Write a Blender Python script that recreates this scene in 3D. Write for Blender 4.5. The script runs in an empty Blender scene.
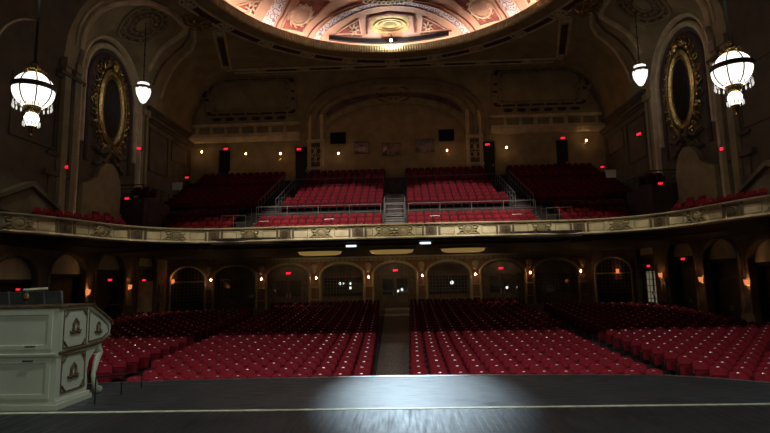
import bpy, math, random
from mathutils import Matrix, Vector
R = math.radians
PI = math.pi
rnd = random.Random(7)
sc = bpy.context.scene
COL = sc.collection

# ------------------------------------------------------------------ camera
F, PX, PY = 513.0, 385.0, 216.5
EYE = Vector((0.55, 0.0, 1.65))
ROT = Matrix.Rotation(R(2.0), 3, 'Z') @ Matrix.Rotation(R(97.05), 3, 'X') @ Matrix.Rotation(R(-1.2), 3, 'Z')
cd = bpy.data.cameras.new('camera')
cd.sensor_width = 36.0
cd.lens = 36.0 * F / 770.0
cd.clip_start = 0.05
cd.clip_end = 300
cam = bpy.data.objects.new('camera', cd)
cam.matrix_world = Matrix.Translation(EYE) @ ROT.to_4x4()
COL.objects.link(cam)
sc.camera = cam


def ray(px, py):
    return ROT @ Vector(((px - PX) / F, -(py - PY) / F, -1.0))


def at(px, py, X=None, Y=None, Z=None):
    d = ray(px, py)
    if X is not None:
        t = (X - EYE.x) / d.x
    elif Y is not None:
        t = (Y - EYE.y) / d.y
    else:
        t = (Z - EYE.z) / d.z
    return EYE + d * t


def pix(p):
    c = ROT.transposed() @ (Vector(p) - EYE)
    if c.z >= -0.1:
        return None
    return (PX + F * c.x / -c.z, PY - F * c.y / -c.z)


# ------------------------------------------------------------------ materials
def mat(name, col, rough=0.7, metal=0.0, var=0.15, scale=3.0, bump=0.0, bscale=None, spec=0.5, coat=0.0, detail=4.0):
    m = bpy.data.materials.new(name)
    m.use_nodes = True
    nt = m.node_tree
    b = nt.nodes['Principled BSDF']
    b.inputs['Roughness'].default_value = rough
    b.inputs['Metallic'].default_value = metal
    b.inputs['Specular IOR Level'].default_value = spec
    b.inputs['Coat Weight'].default_value = coat
    tc = nt.nodes.new('ShaderNodeTexCoord')
    nz = nt.nodes.new('ShaderNodeTexNoise')
    nz.inputs['Scale'].default_value = scale
    nz.inputs['Detail'].default_value = detail
    nt.links.new(tc.outputs['Object'], nz.inputs['Vector'])
    cr = nt.nodes.new('ShaderNodeValToRGB')
    lo = [max(0, c * (1 - var)) for c in col[:3]] + [1]
    hi = [min(1, c * (1 + var)) for c in col[:3]] + [1]
    cr.color_ramp.elements[0].position = 0.35
    cr.color_ramp.elements[1].position = 0.65
    cr.color_ramp.elements[0].color = lo
    cr.color_ramp.elements[1].color = hi
    nt.links.new(nz.outputs['Fac'], cr.inputs['Fac'])
    nt.links.new(cr.outputs['Color'], b.inputs['Base Color'])
    if bump:
        n2 = nt.nodes.new('ShaderNodeTexNoise')
        n2.inputs['Scale'].default_value = bscale or scale * 4
        n2.inputs['Detail'].default_value = 5
        nt.links.new(tc.outputs['Object'], n2.inputs['Vector'])
        bp = nt.nodes.new('ShaderNodeBump')
        bp.inputs['Strength'].default_value = bump
        bp.inputs['Distance'].default_value = 0.05
        nt.links.new(n2.outputs['Fac'], bp.inputs['Height'])
        nt.links.new(bp.outputs['Normal'], b.inputs['Normal'])
    return m


def emis(name, col, strength, base=(0.5, 0.5, 0.5)):
    m = bpy.data.materials.new(name)
    m.use_nodes = True
    b = m.node_tree.nodes['Principled BSDF']
    b.inputs['Base Color'].default_value = (*base, 1)
    b.inputs['Emission Color'].default_value = (*col, 1)
    b.inputs['Emission Strength'].default_value = strength
    b.inputs['Roughness'].default_value = 0.4
    return m


def glassy(name, col=(0.8, 0.85, 0.85), alpha=0.25):
    m = bpy.data.materials.new(name)
    m.use_nodes = True
    nt = m.node_tree
    for n in list(nt.nodes):
        nt.nodes.remove(n)
    o = nt.nodes.new('ShaderNodeOutputMaterial')
    g = nt.nodes.new('ShaderNodeBsdfGlossy')
    g.inputs['Roughness'].default_value = 0.05
    t = nt.nodes.new('ShaderNodeBsdfTransparent')
    t.inputs['Color'].default_value = (*col, 1)
    mx = nt.nodes.new('ShaderNodeMixShader')
    mx.inputs['Fac'].default_value = alpha
    nt.links.new(t.outputs[0], mx.inputs[1])
    nt.links.new(g.outputs[0], mx.inputs[2])
    nt.links.new(mx.outputs[0], o.inputs['Surface'])
    return m


def band_mat():
    """blue scroll ornament on a pale ground (painted frieze)"""
    m = bpy.data.materials.new('blue_frieze')
    m.use_nodes = True
    nt = m.node_tree
    b = nt.nodes['Principled BSDF']
    b.inputs['Roughness'].default_value = 0.7
    tc = nt.nodes.new('ShaderNodeTexCoord')
    v = nt.nodes.new('ShaderNodeTexVoronoi')
    v.inputs['Scale'].default_value = 2.3
    nt.links.new(tc.outputs['Object'], v.inputs['Vector'])
    w = nt.nodes.new('ShaderNodeMath')
    w.operation = 'MULTIPLY'
    w.inputs[1].default_value = 17.0
    nt.links.new(v.outputs['Distance'], w.inputs[0])
    s = nt.nodes.new('ShaderNodeMath')
    s.operation = 'SINE'
    nt.links.new(w.outputs[0], s.inputs[0])
    cr = nt.nodes.new('ShaderNodeValToRGB')
    cr.color_ramp.elements[0].position = 0.3
    cr.color_ramp.elements[0].color = (0.72, 0.66, 0.66, 1)
    cr.color_ramp.elements[1].position = 0.6
    cr.color_ramp.elements[1].color = (0.22, 0.23, 0.36, 1)
    nt.links.new(s.outputs[0], cr.inputs['Fac'])
    nt.links.new(cr.outputs['Color'], b.inputs['Base Color'])
    return m


def stage_mat(name, col, rough, boards):
    m = mat(name, col, rough, 0, 0.25, 1.3, 0.06, 9.0)
    nt = m.node_tree
    b = nt.nodes['Principled BSDF']
    # scuffs change the gloss of the paint
    tc = [n for n in nt.nodes if n.type == 'TEX_COORD'][0]
    mp = nt.nodes.new('ShaderNodeMapping')
    mp.inputs['Scale'].default_value = (1.2, 9.0, 1.0) if not boards else (9.0, 0.7, 1.0)
    nt.links.new(tc.outputs['Object'], mp.inputs['Vector'])
    nz = nt.nodes.new('ShaderNodeTexNoise')
    nz.inputs['Scale'].default_value = 2.2
    nz.inputs['Detail'].default_value = 6
    nt.links.new(mp.outputs[0], nz.inputs['Vector'])
    mr = nt.nodes.new('ShaderNodeMapRange')
    mr.inputs['From Min'].default_value = 0.3
    mr.inputs['From Max'].default_value = 0.7
    mr.inputs['To Min'].default_value = rough - 0.14
    mr.inputs['To Max'].default_value = rough + 0.16
    nt.links.new(nz.outputs['Fac'], mr.inputs['Value'])
    nt.links.new(mr.outputs[0], b.inputs['Roughness'])
    if boards:
        wv = nt.nodes.new('ShaderNodeTexWave')
        wv.bands_direction = 'X'
        wv.wave_profile = 'SAW'
        wv.inputs['Scale'].default_value = 3.9
        wv.inputs['Distortion'].default_value = 0.0
        nt.links.new(tc.outputs['Object'], wv.inputs['Vector'])
        cr = nt.nodes.new('ShaderNodeValToRGB')
        cr.color_ramp.elements[0].position = 0.0
        cr.color_ramp.elements[0].color = (0, 0, 0, 1)
        cr.color_ramp.elements[1].position = 0.08
        cr.color_ramp.elements[1].color = (1, 1, 1, 1)
        nt.links.new(wv.outputs['Fac'], cr.inputs['Fac'])
        bp = nt.nodes.new('ShaderNodeBump')
        bp.inputs['Strength'].default_value = 0.12
        bp.inputs['Distance'].default_value = 0.01
        nt.links.new(cr.outputs['Color'], bp.inputs['Height'])
        old = b.inputs['Normal'].links[0].from_node
        nt.links.new(old.outputs[0], bp.inputs['Normal'])
        nt.links.new(bp.outputs[0], b.inputs['Normal'])
    return m


M = dict(
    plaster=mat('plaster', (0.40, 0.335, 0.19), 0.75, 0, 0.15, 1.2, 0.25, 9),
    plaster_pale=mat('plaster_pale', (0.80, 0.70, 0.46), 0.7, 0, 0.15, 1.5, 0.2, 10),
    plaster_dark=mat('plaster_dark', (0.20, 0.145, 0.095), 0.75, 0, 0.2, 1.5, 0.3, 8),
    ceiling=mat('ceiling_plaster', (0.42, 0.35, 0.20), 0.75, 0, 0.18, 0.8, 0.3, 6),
    maroon=mat('maroon_paint', (0.085, 0.04, 0.05), 0.7, 0, 0.3, 2.5, 0.3, 10),
    mauve=mat('mauve_painted_plaster', (0.13, 0.085, 0.11), 0.75, 0, 0.45, 1.6, 0.3, 6),
    brown=mat('brown_paint', (0.22, 0.10, 0.055), 0.65, 0, 0.3, 2.0, 0.3, 8),
    dark_wall=mat('dark_wall_paint', (0.17, 0.125, 0.085), 0.7, 0, 0.2, 1.5, 0.2, 8),
    gold=mat('gilt', (0.68, 0.50, 0.20), 0.26, 0.9, 0.3, 6, 0.5, 20),
    old_gold=mat('old_gilt', (0.36, 0.24, 0.075), 0.45, 0.6, 0.3, 5, 0.5, 18),
    rim=mat('gilt_plaster', (0.42, 0.29, 0.11), 0.5, 0.15, 0.2, 3, 0.2, 12),
    slate=mat('dark_grey_board', (0.06, 0.065, 0.06), 0.6, 0, 0.2, 5),
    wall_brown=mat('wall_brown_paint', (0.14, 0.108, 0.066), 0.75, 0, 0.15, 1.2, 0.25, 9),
    plaque=mat('pale_gold_paint', (0.72, 0.56, 0.26), 0.5, 0.1, 0.2, 3, 0.3, 12),
    bronze=mat('bronze_paint', (0.15, 0.095, 0.045), 0.45, 0.3, 0.3, 10, 0.4, 40),
    rose=mat('rose_plaster', (0.58, 0.37, 0.275), 0.75, 0, 0.10, 1.1, 0.1, 8),
    rose_pale=mat('pale_rose_plaster', (0.76, 0.53, 0.40), 0.75, 0, 0.08, 1.1),
    rose_red=mat('red_ground_paint', (0.26, 0.075, 0.065), 0.75, 0, 0.35, 2.5),
    rose_brown=mat('rose_brown_line', (0.24, 0.09, 0.075), 0.75, 0, 0.2, 2.5),
    cream=mat('cream_relief', (0.74, 0.58, 0.42), 0.7, 0, 0.15, 4, 0.3, 12),
    frieze=band_mat(),
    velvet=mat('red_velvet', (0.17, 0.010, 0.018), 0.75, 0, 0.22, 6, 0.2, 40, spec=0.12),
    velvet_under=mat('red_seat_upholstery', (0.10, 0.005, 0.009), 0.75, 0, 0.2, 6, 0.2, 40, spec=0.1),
    black=mat('black_metal', (0.022, 0.022, 0.024), 0.5, 0.3, 0.2, 5),
    arm=mat('dark_arm_wood', (0.055, 0.022, 0.016), 0.4, 0, 0.25, 9),
    steel=mat('polished_steel', (0.90, 0.88, 0.85), 0.30, 1.0, 0.1, 5),
    rail=mat('grey_painted_rail', (0.17, 0.165, 0.16), 0.45, 0.2, 0.1, 5),
    carpet=mat('dark_carpet', (0.07, 0.052, 0.042), 0.95, 0, 0.4, 14, 0.4, 60),
    concrete=mat('aisle_carpet', (0.24, 0.20, 0.17), 0.95, 0, 0.35, 12, 0.4, 50),
    terrace=mat('balcony_step_paint', (0.045, 0.032, 0.03), 0.9, 0, 0.3, 4),
    console=mat('cream_console_paint', (0.57, 0.58, 0.44), 0.42, 0, 0.06, 2, 0.04, 20),
    wood=mat('door_wood', (0.17, 0.11, 0.065), 0.5, 0, 0.25, 5),
    door_dark=mat('black_door', (0.012, 0.012, 0.014), 0.5, 0, 0.2, 5),
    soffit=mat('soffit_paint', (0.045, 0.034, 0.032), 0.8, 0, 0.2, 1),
    stage_front=stage_mat('stage_boards', (0.030, 0.029, 0.030), 0.48, True),
    stage_apron=stage_mat('apron_paint', (0.048, 0.052, 0.056), 0.42, False),
    tape=mat('pale_strip', (0.85, 0.82, 0.55), 0.5, 0, 0.2, 6),
    screen=mat('dark_screen', (0.012, 0.012, 0.02), 0.15, 0, 0.1, 3),
    grille=mat('grille_slat', (0.05, 0.038, 0.028), 0.6, 0, 0.2, 4),
    white=mat('white_enamel', (0.7, 0.7, 0.68), 0.5, 0, 0.05, 3),
    globe=emis('lit_globe_glass', (1.0, 0.96, 0.89), 2.0, (0.8, 0.8, 0.75)),
    pendant=emis('lit_pendant_glass', (1.0, 0.98, 0.92), 1.5, (0.8, 0.8, 0.75)),
    crystal=emis('lit_crystal', (1.0, 0.95, 0.85), 0.5, (0.6, 0.6, 0.58)),
    shade=emis('lit_sconce_shade', (1.0, 0.30, 0.09), 0.75, (0.5, 0.3, 0.2)),
    bulb=emis('lit_bulb', (1.0, 0.55, 0.25), 110.0, (0.8, 0.7, 0.5)),
    exitred=emis('lit_exit_letters', (1.0, 0.02, 0.05), 2.2, (0.3, 0.0, 0.0)),
    exitface=emis('lit_exit_face', (1.0, 0.01, 0.04), 0.16, (0.10, 0.0, 0.0)),
    cove=emis('cove_tube', (1.0, 0.85, 0.75), 38.0),
    lampwhite=emis('lit_lamp_lens', (0.9, 0.95, 1.0), 14.0),
    lobby=emis('lit_lobby_globe', (1.0, 0.95, 0.85), 3.0),
    pane=emis('lit_window_pane', (0.95, 0.85, 0.55), 0.13, (0.3, 0.26, 0.18)),
    pane2=emis('lit_lobby_wall', (1.0, 0.72, 0.4), 0.02, (0.2, 0.15, 0.1)),
    oval=emis('lit_soffit_recess', (1.0, 0.62, 0.18), 0.2, (0.5, 0.36, 0.16)),
    glass=glassy('clear_glass'),
)


# ------------------------------------------------------------------ mesh builder
class MB:
    def __init__(s):
        s.v, s.f, s.mi, s.cur = [], [], [], 0

    def add(s, vs, fs):
        o = len(s.v)
        s.v.extend([tuple(v) for v in vs])
        s.f.extend([tuple(i + o for i in f) for f in fs])
        s.mi.extend([s.cur] * len(fs))
        return s

    def box(s, c, d, rz=0.0, rx=0.0):
        m = Matrix.Translation(Vector(c)) @ Matrix.Rotation(rz, 4, 'Z') @ Matrix.Rotation(rx, 4, 'X')
        x, y, z = d[0] / 2, d[1] / 2, d[2] / 2
        vs = [m @ Vector(p) for p in ((-x, -y, -z), (x, -y, -z), (x, y, -z), (-x, y, -z), (-x, -y, z), (x, -y, z), (x, y, z), (-x, y, z))]
        return s.add(vs, [(0, 3, 2, 1), (4, 5, 6, 7), (0, 1, 5, 4), (1, 2, 6, 5), (2, 3, 7, 6), (3, 0, 4, 7)])

    def bbox(s, x0, x1, y0, y1, z0, z1):
        return s.box(((x0 + x1) / 2, (y0 + y1) / 2, (z0 + z1) / 2), (abs(x1 - x0), abs(y1 - y0), abs(z1 - z0)))

    def tube(s, pts, r, n=6, closed=False):
        pts = [Vector(p) for p in pts]
        N = len(pts)
        rr = r if isinstance(r, (list, tuple)) else [r] * N
        vs, fs = [], []
        up = None
        for i, p in enumerate(pts):
            a = pts[(i - 1) % N] if (closed or i > 0) else p
            b = pts[(i + 1) % N] if (closed or i < N - 1) else p
            t = (b - a)
            t = t.normalized() if t.length > 1e-9 else Vector((0, 0, 1))
            if up is None:
                up = Vector((0, 0, 1)) if abs(t.z) < 0.9 else Vector((1, 0, 0))
            u = (up - t * up.dot(t))
            u = u.normalized() if u.length > 1e-6 else t.orthogonal().normalized()
            up = u
            w = t.cross(u)
            for k in range(n):
                an = 2 * PI * k / n
                vs.append(p + (u * math.cos(an) + w * math.sin(an)) * rr[i])
        M_ = N if closed else N - 1
        for i in range(M_):
            j = (i + 1) % N
            for k in range(n):
                l = (k + 1) % n
                fs.append((i * n + k, i * n + l, j * n + l, j * n + k))
        if not closed:
            fs.append(tuple(range(n))[::-1])
            fs.append(tuple((N - 1) * n + k for k in range(n)))
        return s.add(vs, fs)

    def lathe(s, prof, n=16, c=(0, 0, 0), flute=0.0, nf=1, a0=0.0, a1=2 * PI):
        full = abs(a1 - a0 - 2 * PI) < 1e-6
        m = n if full else n + 1
        vs, fs = [], []
        for (r, z) in prof:
            for k in range(m):
                a = a0 + (a1 - a0) * k / n
                q = r * (1 + flute * math.cos(nf * a))
                vs.append((c[0] + q * math.cos(a), c[1] + q * math.sin(a), c[2] + z))
        for i in range(len(prof) - 1):
            for k in range(n):
                l = (k + 1) % m
                fs.append((i * m + k, i * m + l, (i + 1) * m + l, (i + 1) * m + k))
        return s.add(vs, fs)

    def ball(s, c, rx, ry=None, rz=None, n=10):
        ry = rx if ry is None else ry
        rz = rx if rz is None else rz
        h = max(4, n // 2)
        vs = [(c[0], c[1], c[2] - rz)]
        for i in range(1, h):
            p = -PI / 2 + PI * i / h
            for k in range(n):
                a = 2 * PI * k / n
                vs.append((c[0] + rx * math.cos(p) * math.cos(a), c[1] + ry * math.cos(p) * math.sin(a), c[2] + rz * math.sin(p)))
        vs.append((c[0], c[1], c[2] + rz))
        fs = [(0, 1 + (k + 1) % n, 1 + k) for k in range(n)]
        for i in range(h - 2):
            for k in range(n):
                l = (k + 1) % n
                fs.append((1 + i * n + k, 1 + i * n + l, 1 + (i + 1) * n + l, 1 + (i + 1) * n + k))
        t = len(vs) - 1
        b = 1 + (h - 2) * n
        fs += [(b + k, b + (k + 1) % n, t) for k in range(n)]
        return s.add(vs, fs)

    def loft(s, rings, closed=True, cap=True):
        n = len(rings[0])
        vs = [p for r in rings for p in r]
        fs = []
        for i in range(len(rings) - 1):
            for k in range(n if closed else n - 1):
                l = (k + 1) % n
                fs.append((i * n + k, i * n + l, (i + 1) * n + l, (i + 1) * n + k))
        if cap:
            fs.append(tuple(range(n))[::-1])
            fs.append(tuple((len(rings) - 1) * n + k for k in range(n)))
        return s.add(vs, fs)

    def prism(s, poly, d0, d1, f):
        """outline poly (2D) swept from depth d0 to d1; f(u, v, d) -> xyz"""
        return s.loft([[f(u, v, d0) for u, v in poly], [f(u, v, d1) for u, v in poly]])

    def sweep(s, prof, path, closed=False):
        """profile (out, up) swept along a plan path [(x, y, z)], out = right-hand side of travel"""
        path = [Vector(p) for p in path]
        N = len(path)
        rings = []
        for i, p in enumerate(path):
            a = path[(i - 1) % N] if (closed or i > 0) else p
            b = path[(i + 1) % N] if (closed or i < N - 1) else p
            t = (b - a)
            t.z = 0
            t.normalize()
            o = Vector((t.y, -t.x, 0))
            rings.append([p + o * q + Vector((0, 0, h)) for q, h in prof])
        if closed:
            rings.append(rings[0])
        return s.loft(rings, True, not closed)

    def build(s, name, material, parent=None, smooth=False, loc=None, **kw):
        me = bpy.data.meshes.new(name)
        me.from_pydata(s.v, [], s.f)
        ms = material if isinstance(material, (list, tuple)) else [material]
        for m in ms:
            me.materials.append(m)
        if len(ms) > 1:
            me.polygons.foreach_set('material_index', s.mi)
        if smooth:
            me.polygons.foreach_set('use_smooth', [True] * len(me.polygons))
            try:
                me.set_sharp_from_angle(angle=R(40))
            except Exception:
                pass
        me.update()
        o = bpy.data.objects.new(name, me)
        COL.objects.link(o)
        if parent:
            o.parent = parent
        if loc is not None:
            o.location = loc
        for k, v in kw.items():
            o[k] = v
        return o


def thing(name, label, cat, loc=(0, 0, 0), rz=0.0, group=None, **kw):
    o = bpy.data.objects.new(name, None)
    o.empty_display_size = 0.2
    COL.objects.link(o)
    o.location = loc
    o.rotation_euler = (0, 0, rz)
    o['label'] = label
    o['category'] = cat
    if group:
        o['group'] = group
    for k, v in kw.items():
        o[k] = v
    return o


def struct(name, mb, m, smooth=False, parent=None):
    o = mb.build(name, m, parent, smooth)
    if parent is None:
        o['kind'] = 'structure'
    return o


def sempty(name, loc=(0, 0, 0), rz=0.0):
    o = bpy.data.objects.new(name, None)
    COL.objects.link(o)
    o.location = loc
    o.rotation_euler = (0, 0, rz)
    o['kind'] = 'structure'
    return o


def copy_tree(o, parent=None, loc=None, rz=None, label=None, group=None):
    c = o.copy()
    COL.objects.link(c)
    if parent:
        c.parent = parent
    if loc is not None:
        c.location = loc
    if rz is not None:
        c.rotation_euler = (0, 0, rz)
    if label:
        c['label'] = label
    if group:
        c['group'] = group
    for ch in list(o.children):
        copy_tree(ch, c)
    return c


_tr = [0]


def trim(mb, m, smooth=False):
    _tr[0] += 1
    return struct('trim_%d' % _tr[0], mb, m, smooth)


ORD = ['first', 'second', 'third', 'fourth', 'fifth', 'sixth', 'seventh', 'eighth', 'ninth', 'tenth', 'eleventh', 'twelfth',
       'thirteenth', 'fourteenth', 'fifteenth', 'sixteenth', 'seventeenth', 'eighteenth']

W = 18.0        # half width of the hall
YB = 43.6       # back wall above the balcony
YL = 41.0       # back wall under the balcony
ZC = 19.4       # flat ceiling
DC = (0.0, 26.8)


def ofloor(y):
    d = max(0.0, y - 14.0)
    return -1.82 + 0.02 * d + 0.00115 * d * d


# ------------------------------------------------------------------ stage
def edge_y(x):
    a = abs(x)
    pts = [(0, 9.14), (2, 9.10), (3.5, 9.02), (4.8, 8.86), (5.4, 8.6), (6.0, 8.18), (7.0, 7.75), (9, 7.3), (14, 6.9)]
    for (x0, y0), (x1, y1) in zip(pts, pts[1:]):
        if a <= x1:
            return y0 + (y1 - y0) * (a - x0) / (x1 - x0)
    return pts[-1][1]


mb = MB()
mb.bbox(-14, 14, -4, 6.83, -0.3, 0)
struct('floor', mb, M['stage_front'])
mb = MB()
xs = [-14 + 0.4 * i for i in range(71)]
top = [(x, edge_y(x)) for x in xs]
mb.loft([[(x, 6.83, 0) for x in xs], [(x, edge_y(x) - 0.04, 0) for x in xs], [(x, edge_y(x), -0.02) for x in xs], [(x, edge_y(x), -2.0) for x in xs]], False, False)
struct('stage_apron', mb, M['stage_apron'])
mb = MB()
mb.bbox(-13, 13, 6.83, 6.90, 0.0, 0.006)
trim(mb, M['tape'])
mb = MB()
mb.sweep([(-0.015, -0.05), (0.012, -0.05), (0.012, 0.004), (-0.015, 0.006)], [(x, edge_y(x), 0) for x in xs][14:-14])
trim(mb, M['steel'])

# ------------------------------------------------------------------ hall floor
mb = MB()
ys = [8.0 + 0.9 * i for i in range(38)]
mb.loft([[(-W - 3, y, ofloor(y)), (W + 3, y, ofloor(y))] for y in ys], False, False)
struct('floor_hall', mb, M['carpet'])
mb = MB()
ys2 = [13.0 + 0.5 * i for i in range(55)]
mb.loft([[(-0.45 - 0.02 * (y - 14), y, ofloor(y) + 0.012), (0.6 + 0.012 * (y - 14), y, ofloor(y) + 0.012)] for y in ys2], False, False)
struct('floor_aisle', mb, M['concrete'])


# ------------------------------------------------------------------ arched wall helper
def arch_wall(mb, p0, p1, z0, z1, ops, depth):
    """wall from p0 to p1 with arched openings (s centre, half width, spring z, apex z); reveals of given depth to the left side of travel"""
    p0, p1 = Vector((*p0, 0)), Vector((*p1, 0))
    L = (p1 - p0).length
    t = (p1 - p0) / L
    n = Vector((-t.y, t.x, 0))
    q = lambda s, z, d=0.0: tuple(p0 + t * s + n * d + Vector((0, 0, z)))
    s = 0.0
    for (c, hw, zs, za) in ops:
        mb.add([q(s, z0), q(c - hw, z0), q(c - hw, z1), q(s, z1)], [(0, 1, 2, 3)])
        N = 16
        arc = [(c - hw * math.cos(PI * i / N), zs + (za - zs) * math.sin(PI * i / N)) for i in range(N + 1)]
        for (a, za_), (b, zb_) in zip(arc, arc[1:]):
            mb.add([q(a, za_), q(b, zb_), q(b, z1), q(a, z1)], [(0, 1, 2, 3)])
        out = [(c - hw, z0)] + arc + [(c + hw, z0)]
        for (a, za_), (b, zb_) in zip(out, out[1:]):
            mb.add([q(a, za_), q(a, za_, depth), q(b, zb_, depth), q(b, zb_)], [(0, 1, 2, 3)])
        s = c + hw
    mb.add([q(s, z0), q(L, z0), q(L, z1), q(s, z1)], [(0, 1, 2, 3)])


def arch_band(mb, c, hw, zs, za, z0, w, d, f, n=20, legs=True):
    """moulding round an arch: f(s, z, d) -> xyz; w wide, d proud"""
    pts = []
    if legs:
        pts.append((c - hw, z0, -1, 0))
    for i in range(n + 1):
        a = PI * i / n
        pts.append((c - hw * math.cos(a), zs + (za - zs) * math.sin(a), -math.cos(a), math.sin(a)))
    if legs:
        pts.append((c + hw, z0, 1, 0))
    rings = []
    for s, z, ns, nz in pts:
        rings.append([f(s, z, 0), f(s, z, d * 0.6), f(s + ns * w * 0.3, z + nz * w * 0.3, d), f(s + ns * w * 0.7, z + nz * w * 0.7, d), f(s + ns * w, z + nz * w, d * 0.5), f(s + ns * w, z + nz * w, 0)])
    mb.loft(rings, True, True)


# ---- back wall under the balcony
BX = [-13.05, -8.75, -4.4, -0.2, 4.05, 8.3, 12.45]
mb = MB()
arch_wall(mb, (-15.2, YL), (15.2, YL), -0.9, 4.6, [(x + 15.2, 1.65, 2.05, 3.0) for x in BX], 0.45)
mb.add([(-15.2, YL, -0.9), (-15.2, YL, 4.6), (-W, YL - 1.3, 4.6), (-W, YL - 1.3, -0.9)], [(0, 1, 2, 3)])
mb.add([(15.2, YL, -0.9), (15.2, YL, 4.6), (W, YL - 1.3, 4.6), (W, YL - 1.3, -0.9)], [(0, 1, 2, 3)])
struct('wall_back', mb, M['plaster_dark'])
fb = lambda s, z, d: (s, YL - d, z)
mb = MB()
for x in BX:
    arch_band(mb, x, 1.65, 2.05, 3.0, -0.5, 0.2, 0.1, fb)
trim(mb, M['plaster'], True)
mb = MB()     # painted brown fields between the arches
for i in range(len(BX) + 1):
    x = (BX[i - 1] + BX[i]) / 2 if 0 < i < len(BX) else (BX[0] - 2.15 if i == 0 else BX[-1] + 2.1)
    n = 12
    o = [(-0.28, 1.2), (0.28, 1.2), (0.28, 2.1), (0.62, 2.62), (1.15, 3.05), (1.5, 3.2), (-1.5, 3.2), (-1.15, 3.05), (-0.62, 2.62), (-0.28, 2.1)]
    mb.prism([(x + u * 0.92, v) for u, v in o], 0.0, 0.03, fb)
    mb.bbox(x - 0.24, x + 0.24, YL - 0.03, YL, 0.25, 1.15)
trim(mb, M['brown'])
mb = MB()     # scroll frieze and cornice
mb.bbox(-15.2, 15.2, YL - 0.16, YL, 3.42, 3.56)
for i in range(80):
    x = -15 + i * 0.38
    mb.tube([(x + 0.14 * math.cos(a) * (1 - a / 14), YL - 0.05, 3.28 + 0.09 * math.sin(a) * (1 - a / 14)) for a in [k * 0.8 for k in range(10)]], 0.022, 4)
trim(mb, M['plaster'], True)
mb = MB()     # urn-shaped medallions above the wall lamps
for i in range(len(BX) + 1):
    x = (BX[i - 1] + BX[i]) / 2 if 0 < i < len(BX) else (BX[0] - 2.15 if i == 0 else BX[-1] + 2.1)
    mb.ball((x, YL - 0.05, 2.82), 0.26, 0.09, 0.24, 10)
    mb.ball((x, YL - 0.05, 2.52), 0.17, 0.08, 0.25, 10)
    mb.box((x, YL - 0.06, 1.2), (0.62, 0.1, 0.08))
    mb.box((x, YL - 0.06, 0.22), (0.62, 0.1, 0.08))
trim(mb, M['plaster'], True)
# closed arches on the slanting corners
for s in (-1, 1):
    ca_, cb_ = Vector((s * 15.2, YL, 0)), Vector((s * W, YL - 1.3, 0))
    ct_ = (cb_ - ca_).normalized()
    cn_ = Vector((-ct_.y, ct_.x, 0))
    if cn_.y > 0:
        cn_ = -cn_
    fc = lambda u, z, d: tuple(ca_ + ct_ * u + cn_ * d + Vector((0, 0, z)))
    mb = MB()
    arch_band(mb, 1.55, 1.2, 1.95, 2.95, -0.5, 0.18, 0.1, fc)
    mb.prism([(0.35, 1.75), (2.75, 1.75), (2.75, 1.87), (0.35, 1.87)], 0.0, 0.1, fc)
    trim(mb, M['plaster'], True)
    mb = MB()
    for k in range(9):
        u = 0.5 + k * 0.26
        h_ = 1.95 + math.sqrt(max(0, 1 - ((u - 1.55) / 1.25) ** 2))
        mb.prism([(u - 0.015, 0.3), (u + 0.015, 0.3), (u + 0.015, h_), (u - 0.015, h_)], 0.0, 0.06, fc)
    for k in range(9):
        z_ = 0.35 + k * 0.25
        mb.prism([(0.37, z_), (2.73, z_), (2.73, z_ + 0.03), (0.37, z_ + 0.03)], 0.0, 0.06, fc)
    trim(mb, M['wood'])
    mb = MB()
    mb.prism([(0.36, -0.5), (2.74, -0.5)] + [(1.55 + 1.2 * math.cos(PI * k / 14), 1.95 + math.sin(PI * k / 14)) for k in range(15)], 0.0, 0.02, fc)
    trim(mb, M['door_dark'])
# lobby behind the arches
mb = MB()
mb.bbox(-16, 16, YL + 4.0, YL + 4.1, -0.9, 4)
mb.bbox(-16, 16, YL + 0.5, YL + 4.1, -0.95, -0.85)
mb.bbox(-16, 16, YL + 0.5, YL + 4.1, 3.6, 3.7)
struct('wall_lobby', mb, M['plaster_dark'])

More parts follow.
